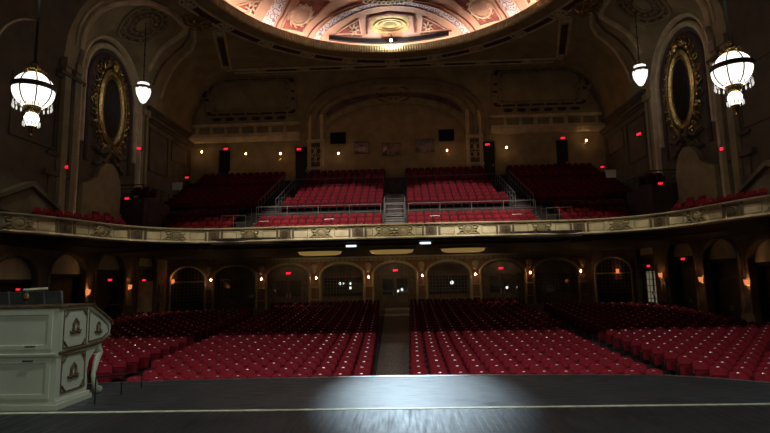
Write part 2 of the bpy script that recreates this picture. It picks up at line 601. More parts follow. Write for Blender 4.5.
# glazed screens / doors in the back arches
for i, x in enumerate(BX):
    isdoor = i in (1, 3, 5)
    root = sempty(('door_%d' if isdoor else 'window_%d') % (i + 1), (x, YL + 0.3, -0.55))
    zt = 2.5        # transom height (local)
    mb = MB()
    mb.box((0, 0, zt), (3.3, 0.12, 0.12))
    for sx in (-1.62, 1.62):
        mb.box((sx, 0, 1.3), (0.1, 0.12, 2.6))
    arcp = [(-1.6 * math.cos(PI * k / 16), 0, 2.6 + 0.92 * math.sin(PI * k / 16)) for k in range(17)]
    mb.tube(arcp, 0.06, 6)
    mb.build('frame', M['wood'], root)
    mb = MB()
    k = -1.5
    while k <= 1.51:
        h = 0.92 * math.sqrt(max(0, 1 - (k / 1.62) ** 2))
        mb.box((k, 0, zt + 0.06 + h / 2), (0.03, 0.03, h))
        k += 0.25
    for zz in (0.25, 0.5, 0.75):
        hw = 1.6 * math.sqrt(1 - (zz / 0.94) ** 2)
        mb.box((0, 0, zt + 0.08 + zz), (2 * hw, 0.03, 0.03))
    mb.build('fanlight_lattice', M['plaster_dark'], root)
    if isdoor:
        for sx in (-1, 1):
            mb = MB()
            cx = sx * 0.56
            for e in (-0.5, 0.5):
                mb.box((cx + e, 0, 1.22), (0.12, 0.07, 2.4))
            for zz in (0.22, 1.0, 2.36):
                mb.box((cx, 0, zz), (0.9, 0.07, 0.4 if zz < 0.3 else 0.12))
            lf = mb.build('door_leaf', M['wood'], root)
            MB().box((cx, 0, 1.68), (0.9, 0.012, 1.25)).build('door_glass', M['glass'], lf)
            MB().tube([(cx - sx * 0.42, -0.05, 0.95), (cx - sx * 0.42, -0.11, 1.0), (cx - sx * 0.42, -0.11, 1.3), (cx - sx * 0.42, -0.05, 1.35)], 0.018, 6).build('door_handle', M['steel'], lf)
            MB().box((sx * 1.35, 0, 1.22), (0.42, 0.06, 2.44)).build('side_panel', M['wood'], root)
    else:
        mb = MB()
        k = -1.5
        while k <= 1.51:
            mb.box((k, 0, 1.72), (0.03, 0.03, 1.5))
            k += 0.25
        for zz in (1.0, 1.25, 1.5, 1.75, 2.0, 2.25):
            mb.box((0, 0, zz), (3.2, 0.03, 0.03))
        mb.build('lattice', M['plaster_dark'], root)
        MB().box((0, 0.03, 1.7), (3.2, 0.012, 1.5)).build('glass', M['glass'], root)
        MB().box((0, 0, 0.48), (3.2, 0.1, 0.96)).build('lower_panel', M['wood'], root)

# ------------------------------------------------------------------ side walls under the balcony
LEFT = [(24.0, 1.45), (27.9, 1.5), (32.0, 1.5), (36.6, 1.35)]
RIGHT = [(25.3, 1.45), (29.1, 1.5), (33.1, 1.45), (37.9, 1.4)]
for side, OPS, nm in ((-1, LEFT, 'left'), (1, RIGHT, 'right')):
    mb = MB()
    X = side * W
    z0 = -1.9
    zap = lambda y: 2.0 + (y - 22) * 0.075 + 1.0
    if side < 0:
        p0, p1 = (X, 12.5), (X, YL - 1.3)
        ops = [(y - 12.5, hw, zap(y) - 1.1, zap(y)) for y, hw in OPS]
        arch_wall(mb, p0, p1, z0, 4.6, ops, 0.7)
    else:
        p0, p1 = (X, YL - 1.3), (X, 12.5)
        ops = [(YL - 1.3 - y, hw, zap(y) - 1.1, zap(y)) for y, hw in reversed(OPS)]
        arch_wall(mb, p0, p1, z0, 4.6, ops, 0.7)
    mb.bbox(X + side * 0.7, X + side * 0.8, 12.5, YL, z0, 4.6)
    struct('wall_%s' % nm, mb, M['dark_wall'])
    ff = (lambda s, z, d, X=X, side=side: (X - side * d, s, z))
    mb = MB()
    for y, hw in OPS:
        arch_band(mb, y, hw, zap(y) - 1.1, zap(y), ofloor(y), 0.2, 0.1, ff)
    # plinths and pier panels between the arches
    prev = 12.5
    piers = [(a[0] + b[0]) / 2 for a, b in zip(OPS, OPS[1:])] + [OPS[-1][0] + 2.2, OPS[0][0] - 2.2]
    for y in piers:
        f0 = ofloor(y)
        mb.bbox(X - side * 0.12, X, y - 0.42, y + 0.42, f0, f0 + 0.9)
        for dz in (1.2, 2.2):
            mb.bbox(X - side * 0.05, X, y - 0.32, y + 0.32, f0 + dz, f0 + dz + 0.06)
        for dy in (-0.32, 0.32):
            mb.bbox(X - side * 0.05, X, y + dy - 0.03, y + dy + 0.03, f0 + 1.2, f0 + 2.26)
    trim(mb, M['plaster_dark'], True)
    # pale half domes and doorways inside the alcoves
    for j, (y, hw) in enumerate(OPS):
        za = zap(y)
        mb = MB()
        arc = [(y - hw * math.cos(PI * k / 14), za - 1.1 + 1.1 * math.sin(PI * k / 14)) for k in range(15)]
        mb.prism(arc, 0.30, 0.66, lambda s, z, d, X=X, side=side: (X + side * d, s, z))
        trim(mb, M['plaster_pale'])
        mb = MB()
        mb.bbox(X + side * 0.28, X + side * 0.66, y - hw, y + hw, za - 1.32, za - 1.1)
        for dy in (-1, 1):
            mb.bbox(X + side * 0.35, X + side * 0.66, y + dy * (hw - 0.12), y + dy * hw, ofloor(y), za - 1.32)
        trim(mb, M['door_dark'] if j != 3 else M['plaster_dark'])

# doors and drapes in the alcoves
def alcove_door(num, X, y, w, h, panes, open_leaf):
    f0 = ofloor(y)
    side = -1 if X < 0 else 1
    r = sempty('door_%d' % num, (X + side * 0.45, y, f0))
    for k, dy in enumerate((-w / 4, w / 4)):
        mb = MB()
        if panes and not (open_leaf and k == 0):
            for e in (-w / 4 + 0.05, w / 4 - 0.05):
                mb.box((0, dy + e, h / 2), (0.06, 0.1, h))
            for zz in [0.15 + (h - 0.3) * i / 5 for i in range(6)]:
                mb.box((0, dy, zz), (0.06, w / 2 - 0.1, 0.05 if zz > 0.2 else 0.3))
            mb.box((0, dy, h / 2), (0.06, 0.03, h))
            lf = mb.build('door_leaf', M['wood'], r)
            MB().box((side * 0.02, dy, h / 2 + 0.1), (0.015, w / 2 - 0.1, h - 0.3)).build('lit_panes', M['pane'], lf)
        elif open_leaf and k == 0:
            mb.box((-side * 1.0, dy - w * 0.36, h / 2), (0.95, 0.06, h))
            mb.box((-side * 1.0, dy - w * 0.36, h * 0.7), (0.65, 0.08, h * 0.4))
            mb.box((-side * 0.42, dy - w * 0.36, h / 2), (0.25, 0.04, h))
            mb.build('door_leaf', M['plaster_pale'], r)
        else:
            mb.box((0, dy, h / 2), (0.06, w / 2 - 0.02, h))
            lf = mb.build('door_leaf', M['door_dark'], r)
        MB().box((-side * 0.07, dy + (w / 4 - 0.1) * (1 if k == 0 else -1), 1.0), (0.06, 0.03, 0.3)).build('door_handle', M['steel'], r)


alcove_door(11, -W, 36.6, 2.0, 2.7, True, True)
alcove_door(12, W, 37.9, 2.2, 2.6, True, False)
alcove_door(13, W, 33.1, 2.1, 2.9, False, False)
alcove_door(14, W, 29.1, 2.1, 2.6, False, False)
t = thing('tied_drape', 'dark pointed drape tied back in the arch left of the ajar door', 'drape', (-W + 0.25, 32.0, ofloor(32.0)))
mb = MB()
prof = [(0.62, 0.0), (0.60, 0.5), (0.5, 1.1), (0.3, 1.6), (0.12, 1.95), (0.03, 2.2)]
mb.lathe(prof, 36, (0, 0, 0), 0.07, 9)
mb.build('drape', M['black'], t, True)
MB().lathe([(0.34, 1.5), (0.37, 1.55), (0.34, 1.6)], 20).build('tie_band', M['old_gold'], t, True)

# ------------------------------------------------------------------ balcony
HALF = [(0, 31.6), (5, 31.62), (6.8, 31.72), (10, 31.85), (11.5, 31.8), (12.5, 31.55), (13.5, 31.1), (14.3, 30.5), (15.1, 29.6), (15.7, 28.5), (16.1, 27.2), (16.4, 25.8), (16.8, 24.4), (17.3, 23.2), (W + 0.05, 22.0)]
ZF0, ZF1 = 4.2, 5.1


def smooth_half(pts, n=6):
    out = []
    P = [(-pts[1][0], pts[1][1])] + pts + [(2 * pts[-1][0] - pts[-2][0], 2 * pts[-1][1] - pts[-2][1])]
    for i in range(1, len(P) - 2):
        for k in range(n):
            t = k / n
            r = []
            for c in (0, 1):
                a, b, c_, d = P[i - 1][c], P[i][c], P[i + 1][c], P[i + 2][c]
                r.append(0.5 * (2 * b + (c_ - a) * t + (2 * a - 5 * b + 4 * c_ - d) * t * t + (3 * b - a - 3 * c_ + d) * t ** 3))
            out.append(tuple(r))
    out.append(pts[-1])
    return out


hf = smooth_half(HALF)
FCURVE = [(-x, y) for x, y in reversed(hf)][:-1] + hf          # left to right
path = [(x, y, 0) for x, y in FCURVE]
# cumulative length for ornaments
cum = [0.0]
for a, b in zip(FCURVE, FCURVE[1:]):
    cum.append(cum[-1] + math.hypot(b[0] - a[0], b[1] - a[1]))
mid = cum[len(hf) - 1]


def on_curve(s):
    s = min(max(s + mid, 0), cum[-1] - 1e-4)
    for i in range(len(cum) - 1):
        if s <= cum[i + 1]:
            f = (s - cum[i]) / (cum[i + 1] - cum[i])
            a, b = FCURVE[i], FCURVE[i + 1]
            return (a[0] + (b[0] - a[0]) * f, a[1] + (b[1] - a[1]) * f, math.atan2(b[1] - a[1], b[0] - a[0]))


balc = sempty('balcony_front')
mb = MB()
mb.sweep([(-0.25, ZF0 - 0.05), (0.10, ZF0 - 0.05), (0.16, ZF0 + 0.02), (0.12, ZF0 + 0.10), (0.0, ZF0 + 0.13), (0.0, ZF1 - 0.17), (0.05, ZF1 - 0.12), (0.15, ZF1 - 0.08), (0.17, ZF1 - 0.02), (0.10, ZF1), (-0.25, ZF1)], path)
mb.build('parapet', M['plaster_pale'], balc, True)
Lh = mid


def cart(mb, s, big, ob):
    x, y, a = on_curve(s)
    tx, ty = math.cos(a), math.sin(a)
    g = lambda u, v, d: (x + tx * u + ty * d, y + ty * u - tx * d, (ZF0 + ZF1) / 2 - 0.02 + v)
    if big:
        for sx in (-1, 1):
            mb.tube([g(sx * (0.42 + 0.16 * math.cos(q)), 0.2 + 0.12 * math.sin(q), 0.05) for q in [k * 0.7 for k in range(9)]], 0.045, 5)
            mb.tube([g(sx * (0.40 + 0.14 * math.cos(q)), -0.16 - 0.10 * math.sin(q), 0.05) for q in [k * 0.7 for k in range(9)]], 0.045, 5)
            mb.tube([g(sx * (0.1 + 0.62 * k / 8), 0.26 * math.cos(PI * k / 8), 0.04) for k in range(9)], 0.04, 5)
        ob_ = [g(0.28 * math.cos(q), 0.27 * math.sin(q), 0.06) for q in [2 * PI * k / 14 for k in range(14)]]
        mb.tube(ob_, 0.05, 5, True)
        mb.loft([[g(0.24 * math.cos(q) * w, 0.24 * math.sin(q) * w, d) for q in [2 * PI * k / 12 for k in range(12)]] for w, d in ((1, 0.01), (0.9, 0.07), (0.5, 0.11), (0.1, 0.12))])
    else:
        mb.prism([(-0.34, -0.31), (0.34, -0.31), (0.34, 0.29), (-0.34, 0.29)], 0, 0.05, g)
        mb.tube([g(0.2 * math.cos(q), 0.2 * math.sin(q), 0.06) for q in [2 * PI * k / 12 for k in range(12)]], 0.035, 5, True)
        for k in range(5):
            q = 2 * PI * k / 5
            mb.tube([g(0.02, 0.0, 0.06), g(0.12 * math.cos(q), 0.12 * math.sin(q), 0.09)], 0.04, 5)


nb = int(Lh / 4.55)
for i in range(-nb, nb + 1):
    for ds in ((-0.55, 0.55) if i == 0 else (0.0,)):
        mb = MB()
        cart(mb, i * 4.55 + ds, True, None)
        mb.build('scroll_cartouche', M['old_gold'] if False else M['plaster'], balc, True)
for i in range(-nb, nb):
    mb = MB()
    cart(mb, (i + 0.5) * 4.55, False, None)
    mb.build('rosette_block', M['plaster_dark'], balc, True)
mb = MB()
for i in range(-nb, nb):
    for lo, hi in ((0.85, 1.8), (2.75, 3.7)):
        if i in (-1, 0):
            if i == 0 and lo < 1:
                lo = 1.35
            if i == -1 and hi > 3.2:
                hi = 3.2
        for zz in (-0.24, 0.22):
            pts = []
            for k in range(7):
                x, y, a = on_curve(i * 4.55 + lo + (hi - lo) * k / 6)
                pts.append((x + math.sin(a) * 0.01, y - math.cos(a) * 0.01, (ZF0 + ZF1) / 2 - 0.02 + zz))
            mb.tube(pts, 0.02, 4)
        for ss in (lo, hi):
            x, y, a = on_curve(i * 4.55 + ss)
            x += math.sin(a) * 0.01
            y -= math.cos(a) * 0.01
            mb.tube([(x, y, (ZF0 + ZF1) / 2 - 0.26), (x, y, (ZF0 + ZF1) / 2 + 0.2)], 0.02, 4)
mb.build('panel_moulding', M['plaster'], balc, True)
mb = MB()
for i in range(-nb, nb):
    for ds in (-0.5, 0.5):
        x, y, a = on_curve((i + 0.5) * 4.55 + ds)
        mb.box((x + math.sin(a) * 0.03, y - math.cos(a) * 0.03, (ZF0 + ZF1) / 2), (0.12, 0.1, 0.86), a)
mb.build('joint_strip', M['plaster_dark'], balc)

# slab: soffit below, floor of the side arms above
mb = MB()
wall_pt = lambda x: (max(-W, min(W, x * 1.0)), YL)
soff, flo = [], []
N = len(FCURVE)
inner = []
for (x, y) in FCURVE:
    inner.append((x, y + 0.2))
back = []
for (x, y) in FCURVE:
    if abs(x) < 12.0:
        back.append((x * 1.26, YL + 0.1))
    else:
        k = (abs(x) - 12.0) / (W - 12.0)
        back.append((math.copysign(W + 0.05, x), YL + 0.1 - k * (YL - 21.8)))
mb.loft([[(x, y, ZF0) for x, y in inner], [(0.6 * x + 0.4 * X, 0.6 * y + 0.4 * Y, 3.95) for (x, y), (X, Y) in zip(inner, back)], [(X, Y, 3.55) for X, Y in back]], False, False)
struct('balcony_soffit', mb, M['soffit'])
mb = MB()
for dz, off in ((0.0, 1.4), (0.0, 2.6)):
    pts = []
    for i, (x, y) in enumerate(inner[20:-20]):
        X, Y = back[i + 20]
        L = math.hypot(X - x, Y - y)
        f = off / max(L, 2.8)
        pts.append((x + (X - x) * f, y + (Y - y) * f, ZF0 - 0.66 * f - 0.03))
    mb.tube(pts, 0.05, 5)
trim(mb, M['dark_wall'], True)

# terraces
T = []                       # (y0, y1, z)
T.append((31.7, 32.4, 4.45))
for i in range(3):
    T.append((32.4 + 0.8 * i, 33.2 + 0.8 * i, 4.5 + 0.4 * i))
T.append((34.8, 36.0, 5.85))
MID0, MP, MR = 36.0, 0.72, 0.37
for i in range(6):
    T.append((MID0 + MP * i, MID0 + MP * (i + 1), 6.6 + MR * i))
T.append((MID0 + MP * 6, 41.1, 8.85))
for i in range(4):
    T.append((41.1 + 0.65 * i, 41.1 + 0.65 * (i + 1) + (0.3 if i == 3 else 0), 9.2 + 0.36 * i))
mb = MB()
for y0, y1, z in T:
    hw = W + 0.05
    mb.bbox(-hw if y0 > 32 else -11.5, hw if y0 > 32 else 11.5, y0, y1, 4.05, z)
struct('balcony_terrace', mb, M['terrace'])
mb = MB()
rg = []
for s in (-1, 1):
    pts = [(x, y) for x, y in inner if x * s > 11.5]
    if s < 0:
        pts = pts
    rings = [[(x, y, 4.3), (s * (W + 0.05), max(min(y, 32.5), 21.8) if abs(x) > 14 else 32.5, 4.3)] for x, y in pts]
    mb.loft(rings, False, False)
    for off, z_ in ((0.35, 4.68), (1.1, 5.0)):
        st_pts = [(x, y) for x, y in inner if x * s > 15.0 and y < 31.6]
        mb.loft([[(x + s * off, y, 4.3), (x + s * off, y, z_), (s * (W + 0.05), y, z_)] for x, y in st_pts], False, False)
struct('balcony_arm_floor', mb, M['terrace'])
# stair treads in the aisles (pale nosings)
mb = MB()
for cx in (0.0, -9.05, 9.05):
    z0 = None
    zz = 4.6
    y = 32.4
    while y < 41.0:
        z = 4.5 + (y - 32.4) * 0.512
        mb.bbox(cx - 0.62, cx + 0.62, y - 0.04, y + 0.02, z + 0.05, z + 0.10)
        y += 0.42
trim(mb, M['rail'])

# side box platforms
for s, nm in ((-1, 'left'), (1, 'right')):
    mb = MB()
    mb.bbox(s * 16.2, s * (W + 0.05), 32.3, 36.0, 4.3, 7.3)
    struct('balcony_box_%s' % nm, mb, M['maroon'])

# ------------------------------------------------------------------ upper walls
NY = 31.1       # centre of the organ grille bay
for s, nm in ((-1, 'left'), (1, 'right')):
    X = s * W
    mb = MB()
    mb.bbox(X, X + s * 0.3, 12.5, YB + 0.3, 4.5, 20.5)
    struct('wall_upper_%s' % nm, mb, M['wall_brown'])
    f = (lambda u, z, d, X=X, s=s: (X - s * d, u, z))
    # arches round the bay, pilasters, panels and cornices
    mb = MB()
    arch_band(mb, NY, 2.75, 13.9, 16.7, 10.0, 0.32, 0.22, f, 24)
    arch_band(mb, NY, 3.25, 13.9, 17.25, 5.2, 0.28, 0.30, f, 24)
    trim(mb, M['plaster_pale'], True)
    mb = MB()
    arch_band(mb, NY, 2.2, 13.9, 16.1, 9.0, 0.30, 0.10, f, 24)
    trim(mb, M['maroon'], True)
    mb = MB()
    for y, w in ((26.6, 0.5), (27.4, 0.35), (34.75, 0.45), (35.4, 0.3)):
        mb.bbox(X - s * 0.25, X, y - w / 2, y + w / 2, 5.0, 14.2)
        mb.bbox(X - s * 0.36, X, y - w / 2 - 0.08, y + w / 2 + 0.08, 13.7, 14.2)
        mb.bbox(X - s * 0.34, X, y - w / 2 - 0.08, y + w / 2 + 0.08, 5.0, 5.6)
    trim(mb, M['plaster'])
    mb = MB()
    cor = [(0, 0), (0.12, 0.02), (0.16, 0.12), (0.32, 0.2), (0.36, 0.36), (0.0, 0.4)]
    for z in (13.6, 14.3):
        pts = [(X, 35.6, z), (X, YB, z)]
        if s > 0:
            pts = pts[::-1]
            mb.sweep([(-a, b) for a, b in cor][::-1], [(X, 35.6, z), (X, YB, z)]) if False else mb.sweep([(a * -1, b) for a, b in cor], [(X, 35.6, z), (X, YB, z)])
        else:
            mb.sweep(cor, [(X, 35.6, z), (X, YB, z)])
    for z in (13.6,):
        mb.sweep(cor if s < 0 else [(-a, b) for a, b in cor], [(X, 28.0, z - 0.6), (X, 25.9, z - 0.6)][::-1])
    # framed panels on the flat wall
    for (y0, y1, z0, z1) in ((22.9, 26.1, 8.9, 12.0), (27.75, 28.2, 9.2, 12.8), (36.2, 39.2, 10.0, 13.2), (39.8, 43.0, 11.6, 13.2), (14.0, 22.0, 8.0, 12.0)):
        mb.bbox(X - s * 0.07, X, y0, y1, z0, z0 + 0.1)
        mb.bbox(X - s * 0.07, X, y0, y1, z1 - 0.1, z1)
        mb.bbox(X - s * 0.07, X, y0, y0 + 0.1, z0, z1)
        mb.bbox(X - s * 0.07, X, y1 - 0.1, y1, z0, z1)
    ma = MB()
    ma.tube([f(25.3 - 3.7 * math.cos(a), 12.0 + 3.35 * math.sin(a), 0.04) for a in [R(4 + 4.5 * k) for k in range(22)]], 0.06, 6)
    trim(ma, M['plaster_pale'], True)
    # door head under the exit sign
    mb.bbox(X - s * 0.22, X, 25.3, 27.4, 7.5, 7.75)
    mb.bbox(X - s * 0.14, X, 25.5, 27.2, 8.6, 8.75)
    trim(mb, M['wall_brown'], True)
    mb = MB()
    # pediment near the parapet
    mb.prism([(22.4, 5.2), (26.0, 5.2), (26.0, 5.7), (24.2, 6.5), (22.4, 5.7)], 0, 0.3, f)
    mb.prism([(22.1, 5.65), (24.2, 6.6), (26.3, 5.65), (26.3, 5.85), (24.2, 6.85), (22.1, 5.85)], 0, 0.45, f)
    trim(mb, M['wall_brown'], True)
    # dark doorway under the sign
    mb = MB()
    mb.bbox(X - s * 0.06, X, 25.75, 26.95, 5.0, 7.5)
    r = sempty('door_%d' % (21 if s < 0 else 22), (0, 0, 0))
    mb.build('door_leaf', M['dark_wall'], r)
    MB().bbox(X - s * 0.14, X - s * 0.06, 25.85, 25.92, 5.9, 6.2).build('door_handle', M['steel'], r)
    # gilded organ grille
    g = thing('organ_grille', 'tall gilded oval organ grille in the arch on the %s wall' % nm, 'grille', (X, NY, 12.9))
    h = (lambda u, z, d, s=s: (-s * d, u, z))
    ell = lambda a, b, d, c=0.0, n=48, ph=0.0: [h(a * math.cos(2 * PI * k / n), c + b * math.sin(2 * PI * k / n), d) for k in range(n)]
    mb = MB()
    mb.loft([ell(1.45, 2.55, 0.02), ell(1.45, 2.55, 0.16), ell(1.25, 2.3, 0.24), ell(1.08, 2.1, 0.16), ell(1.08, 2.1, 0.02)], True, False)
    mb.build('oval_frame', M['gold'], g, True)
    mb = MB()
    mb.tube(ell(1.62, 2.78, 0.12, n=60), 0.07, 6, True)
    mb.tube(ell(1.0, 2.0, 0.12, n=60), 0.05, 6, True)
    mb.build('rope_moulding', M['old_gold'], g, True)
    mb = MB()
    mb.loft([ell(1.1, 2.12, 0.01), ell(1.1, 2.12, 0.03)])
    mb.build('dark_backing', M['grille'], g)
    for k in range(-5, 6):
        u = k * 0.18
        hh = 2.05 * math.sqrt(1 - (u / 1.12) ** 2)
        MB().tube([h(u, -hh, 0.07), h(u, hh, 0.07)], 0.035, 5).build('grille_bar', M['grille'], g)
    rr = random.Random(3)
    for k in range(26):
        a = 2 * PI * k / 26
        u, z = 1.95 * math.cos(a), 3.05 * math.sin(a)
        mb = MB()
        mb.tube([h(u + 0.26 * math.cos(q + a) * (1 - q / 9), z + 0.26 * math.sin(q + a) * (1 - q / 9), 0.1) for q in [j * 0.75 for j in range(9)]], 0.06, 5)
        mb.ball(h(u * 0.93, z * 0.93, 0.14), 0.12, 0.12, 0.12, 8)
        mb.build('gilt_scroll', M['gold'] if rr.random() < 0.6 else M['old_gold'], g, True)
    for sx in (-1, 1):
        mb = MB()
        mb.ball(h(sx * 0.4, -2.75, 0.2), 0.2, 0.22, 0.4, 8)
        mb.tube([h(sx * (0.25 + 0.16 * k), -3.0 + 0.12 * math.sin(k), 0.15) for k in range(10)], 0.14, 6)
        mb.tube([h(sx * (0.25 + 0.17 * k), -3.3 - 0.08 * k + 0.1 * math.sin(2 * k), 0.12) for k in range(9)], 0.15, 6)
        mb.build('plaster_swag', M['plaster_dark'], g, True)
    MB().ball(h(0, 2.75, 0.25), 0.22, 0.3, 0.4, 10).build('keystone_mask', M['gold'], g, True)
    for k in range(30):
        a = 2 * PI * (k + 0.5) / 30
        MB().ball(h(1.78 * math.cos(a) + 0.12 * math.cos(5 * a), 2.86 * math.sin(a), 0.16), 0.09, 0.09, 0.11, 8).build('gilt_boss', M['gold'], g, True)
    # narrow gilded strips beside
    mb = MB()
    for yy in (27.9,):
        for k in range(14):
            z = 10.4 + k * 0.24
            mb.ball((X - s * 0.1, yy, z), 0.08, 0.16, 0.1, 6)
    trim(mb, M['old_gold'], True)
    # pale plaster shell below the grille
    t = thing('plaster_shell', 'pale plaster shell-shaped dais below the %s organ grille' % nm, 'ornament', (X, NY, 6.2))
    mb = MB()
    out = [(-2.9, 0.0), (1.0, 0.0), (1.0, 1.6), (0.9, 2.1), (0.5, 2.75), (0.0, 3.05), (-0.7, 2.95), (-1.3, 2.5), (-1.6, 1.9), (-2.1, 1.6), (-2.9, 1.3)]
    mb.prism(out, 0.04, 0.35, h)
    mb.build('shell_body', M['plaster'], t)
    MB().bbox(*((-0.4, -0.04) if s > 0 else (0.04, 0.4)), -3.0, 1.1, -0.9, 0.0).build('dais_base', M['plaster'], t)

# ---- back wall above the balcony
DOORS = [(-15.0, 0.95, 9.5, 13.3), (-8.2, 0.7, 9.5, 13.4), (8.1, 0.7, 9.5, 13.4), (14.4, 0.95, 9.5, 13.3)]
mb = MB()
cut = -W
for x, hw2, z0, z1 in DOORS:
    w = 0.52
    mb.bbox(cut, x - w, YB, YB + 0.3, 8.0, 13.9)
    mb.bbox(x - w, x + w, YB, YB + 0.3, z1, 13.9)
    cut = x + w
mb.bbox(cut, W, YB, YB + 0.3, 8.0, 13.9)
mb.bbox(-W, W, YB, YB + 0.3, 13.9, 20.5)
struct('wall_upper_back', mb, M['plaster'])
for i, (x, hw2, z0, z1) in enumerate(DOORS):
    r = sempty('door_%d' % (31 + i), (x, YB + 0.25, 10.3))
    MB().box((0, 0.02, 1.5), (1.06, 0.06, 3.2)).build('door_leaf', M['door_dark'], r)
    MB().box((0.38, -0.03, 1.0), (0.04, 0.05, 0.25)).build('door_handle', M['steel'], r)
fu = lambda u, z, d: (u, YB - d, z)
mb = MB()
cor2 = [(0, 0), (0.3, 0.05), (0.42, 0.25), (0.62, 0.35), (0.7, 0.62), (0.0, 0.7)]
for x0, x1 in ((-W, -8.3), (8.3, W)):
    mb.sweep(cor2, [(x0, YB, 13.95), (x1, YB, 13.95)])
    mb.sweep([(0, 0), (0.2, 0.05), (0.3, 0.25), (0.0, 0.32)], [(x0, YB, 15.35), (x1, YB, 15.35)])
trim(mb, M['plaster_pale'], True)
mb = MB()       # brackets
for k in range(7):
    for s in (-1, 1):
        x = s * (9.6 + k * 1.3)
        mb.bbox(x - 0.12, x + 0.12, YB - 0.35, YB, 14.65, 15.3)
        mb.ball((x, YB - 0.35, 15.1), 0.13, 0.12, 0.18, 8)
trim(mb, M['plaster_pale'], True)
mb = MB()       # pilasters by the middle
for s in (-1, 1):
    for x0, x1 in ((6.2, 6.5), (7.3, 7.6)):
        mb.bbox(s * x0, s * x1, YB - 0.22, YB, 10.3, 16.2)
    mb.bbox(s * 6.15, s * 7.65, YB - 0.3, YB, 13.7, 13.95)
    mb.bbox(s * 6.15, s * 7.65, YB - 0.3, YB, 11.3, 11.5)
trim(mb, M['plaster_pale'])
for s in (-1, 1):
    mb = MB()
    x = s * 6.9
    mb.bbox(x - 0.62, x + 0.62, YB - 0.1, YB - 0.0, 11.6, 13.6)
    trim(mb, M['plaster_dark'])
    mb = MB()
    for q in (-1, 1):
        mb.tube([(x + q * (0.28 + 0.2 * math.cos(a)), YB - 0.3, 12.9 + 0.3 * math.sin(a)) for a in [k * 0.7 for k in range(9)]], 0.05, 5)
        mb.tube([(x + q * (0.26 + 0.18 * math.cos(a)), YB - 0.3, 12.2 - 0.25 * math.sin(a)) for a in [k * 0.7 for k in range(9)]], 0.05, 5)
        mb.tube([(x + q * 0.55, YB - 0.3, 11.65), (x + q * 0.55, YB - 0.3, 13.55)], 0.04, 5)
    mb.tube([(x, YB - 0.3, 11.8), (x, YB - 0.3, 13.3)], 0.06, 5)
    trim(mb, M['plaster_pale'], True)


def supr(x, hw, zs, za, p=2.6):
    return zs + (za - zs) * max(0.0, 1 - (abs(x) / hw) ** p) ** (1 / 2.2)


def sup_path(hw, zs, za, y, n=40, z0=None):
    pts = [(hw * -math.cos(PI * k / n), y, supr(hw * math.cos(PI * k / n), hw, zs, za)) for k in range(n + 1)]
    if z0 is not None:
        pts = [(-hw, y, z0)] + pts + [(hw, y, z0)]
    return pts


mb = MB()       # nested arches of the middle bay
for hw, za, r in ((7.7, 19.1, 0.26), (7.0, 18.6, 0.17), (6.4, 18.15, 0.17)):
    mb.tube(sup_path(hw, 15.2, za, YB - 0.05, 40, 13.9), r, 6)
mb.tube([(6.3 * -math.cos(PI * k / 40), YB - 0.05, 13.9 + 3.2 * math.sin(PI * k / 40)) for k in range(41)], 0.14, 6)
mb.tube([(6.9 * -math.cos(PI * k / 40), YB - 0.05, 14.0 + 3.6 * math.sin(PI * k / 40)) for k in range(3, 38)], 0.07, 6)
for k in range(1, 60):
    a = PI * k / 60
    mb.box((6.0 * -math.cos(a), YB - 0.05, 13.85 + 2.95 * math.sin(a)), (0.12, 0.12, 0.12))
trim(mb, M['plaster'], True)
mb = MB()       # mauve painted tympanum and its wreath
up = [(x * 0.16, supr(x * 0.16, 6.4, 15.3, 18.0)) for x in range(-37, 38)]
lo = [(x * 0.16, max(13.9 + 3.75 * math.sqrt(max(0, 1 - (x * 0.16 / 6.9) ** 2)), 15.0)) for x in range(-37, 38)]
rows = [(u[0], l[1], u[1]) for u, l in zip(up, lo) if u[1] > l[1] + 0.03]
for a, b in zip(rows, rows[1:]):
    mb.prism([(a[0], a[1]), (b[0], b[1]), (b[0], b[2]), (a[0], a[2])], 0.0, 0.05, fu)
trim(mb, M['mauve'])
mb = MB()
mb.tube([(1.5 * math.cos(2 * PI * k / 30), YB - 0.1, 17.85 + 0.75 * math.sin(2 * PI * k / 30)) for k in range(30)], 0.08, 6, True)
for q in range(10):
    a = 2 * PI * q / 10
    mb.ball((0.8 * math.cos(a), YB - 0.1, 17.85 + 0.4 * math.sin(a)), 0.16, 0.06, 0.12, 6)
trim(mb, M['plaster_dark'], True)


# ------------------------------------------------------------------ ceiling as vaulted surface
def ceil_z(x, y):
    d = W - abs(x)
    e = YB - y
    q = lambda t: math.sqrt(max(0.0, 1 - (1 - min(max(t, 0), 1)) ** 2))
    z = min(14.35 + 5.05 * q(d / 5.0), 15.7 + 3.7 * q(e / 2.5), ZC)
    w = 3.6 + 0.16 * d
    u = abs(y - NY) / w
    if u < 1:
        a = 17.3 + 0.53 * d
        z = max(z, min(ZC, 13.9 + (a - 13.9) * math.sqrt(1 - u * u)))
    if abs(x) < 7.9:
        z = max(z, min(ZC, supr(x, 7.9, 15.2, 19.3 + 0.1 * e)))
    return z


RR = 11.85
mb = MB()
st = 0.15
nx = int(2 * W / st)
ny = int((YB - 12.5) / st)
ix = {}
for j in range(ny + 1):
    for i in range(nx + 1):
        x = -W + 2 * W * i / nx
        y = 12.5 + (YB - 12.5) * j / ny
        mb.v.append((x, y, ceil_z(x, y)))
for j in range(ny):
    for i in range(nx):
        x = -W + 2 * W * (i + 0.5) / nx
        y = 12.5 + (YB - 12.5) * (j + 0.5) / ny
        if math.hypot(x - DC[0], y - DC[1]) < RR + 0.1:
            continue
        a = j * (nx + 1) + i
        mb.f.append((a, a + nx + 1, a + nx + 2, a + 1))
        mb.mi.append(1 if (y < 26.4 and abs(x) > 12.6) else 0)  # front side coves in the darker brown: their gloom is put into colour
struct('ceiling', mb, [M['ceiling'], M['wall_brown']], True)

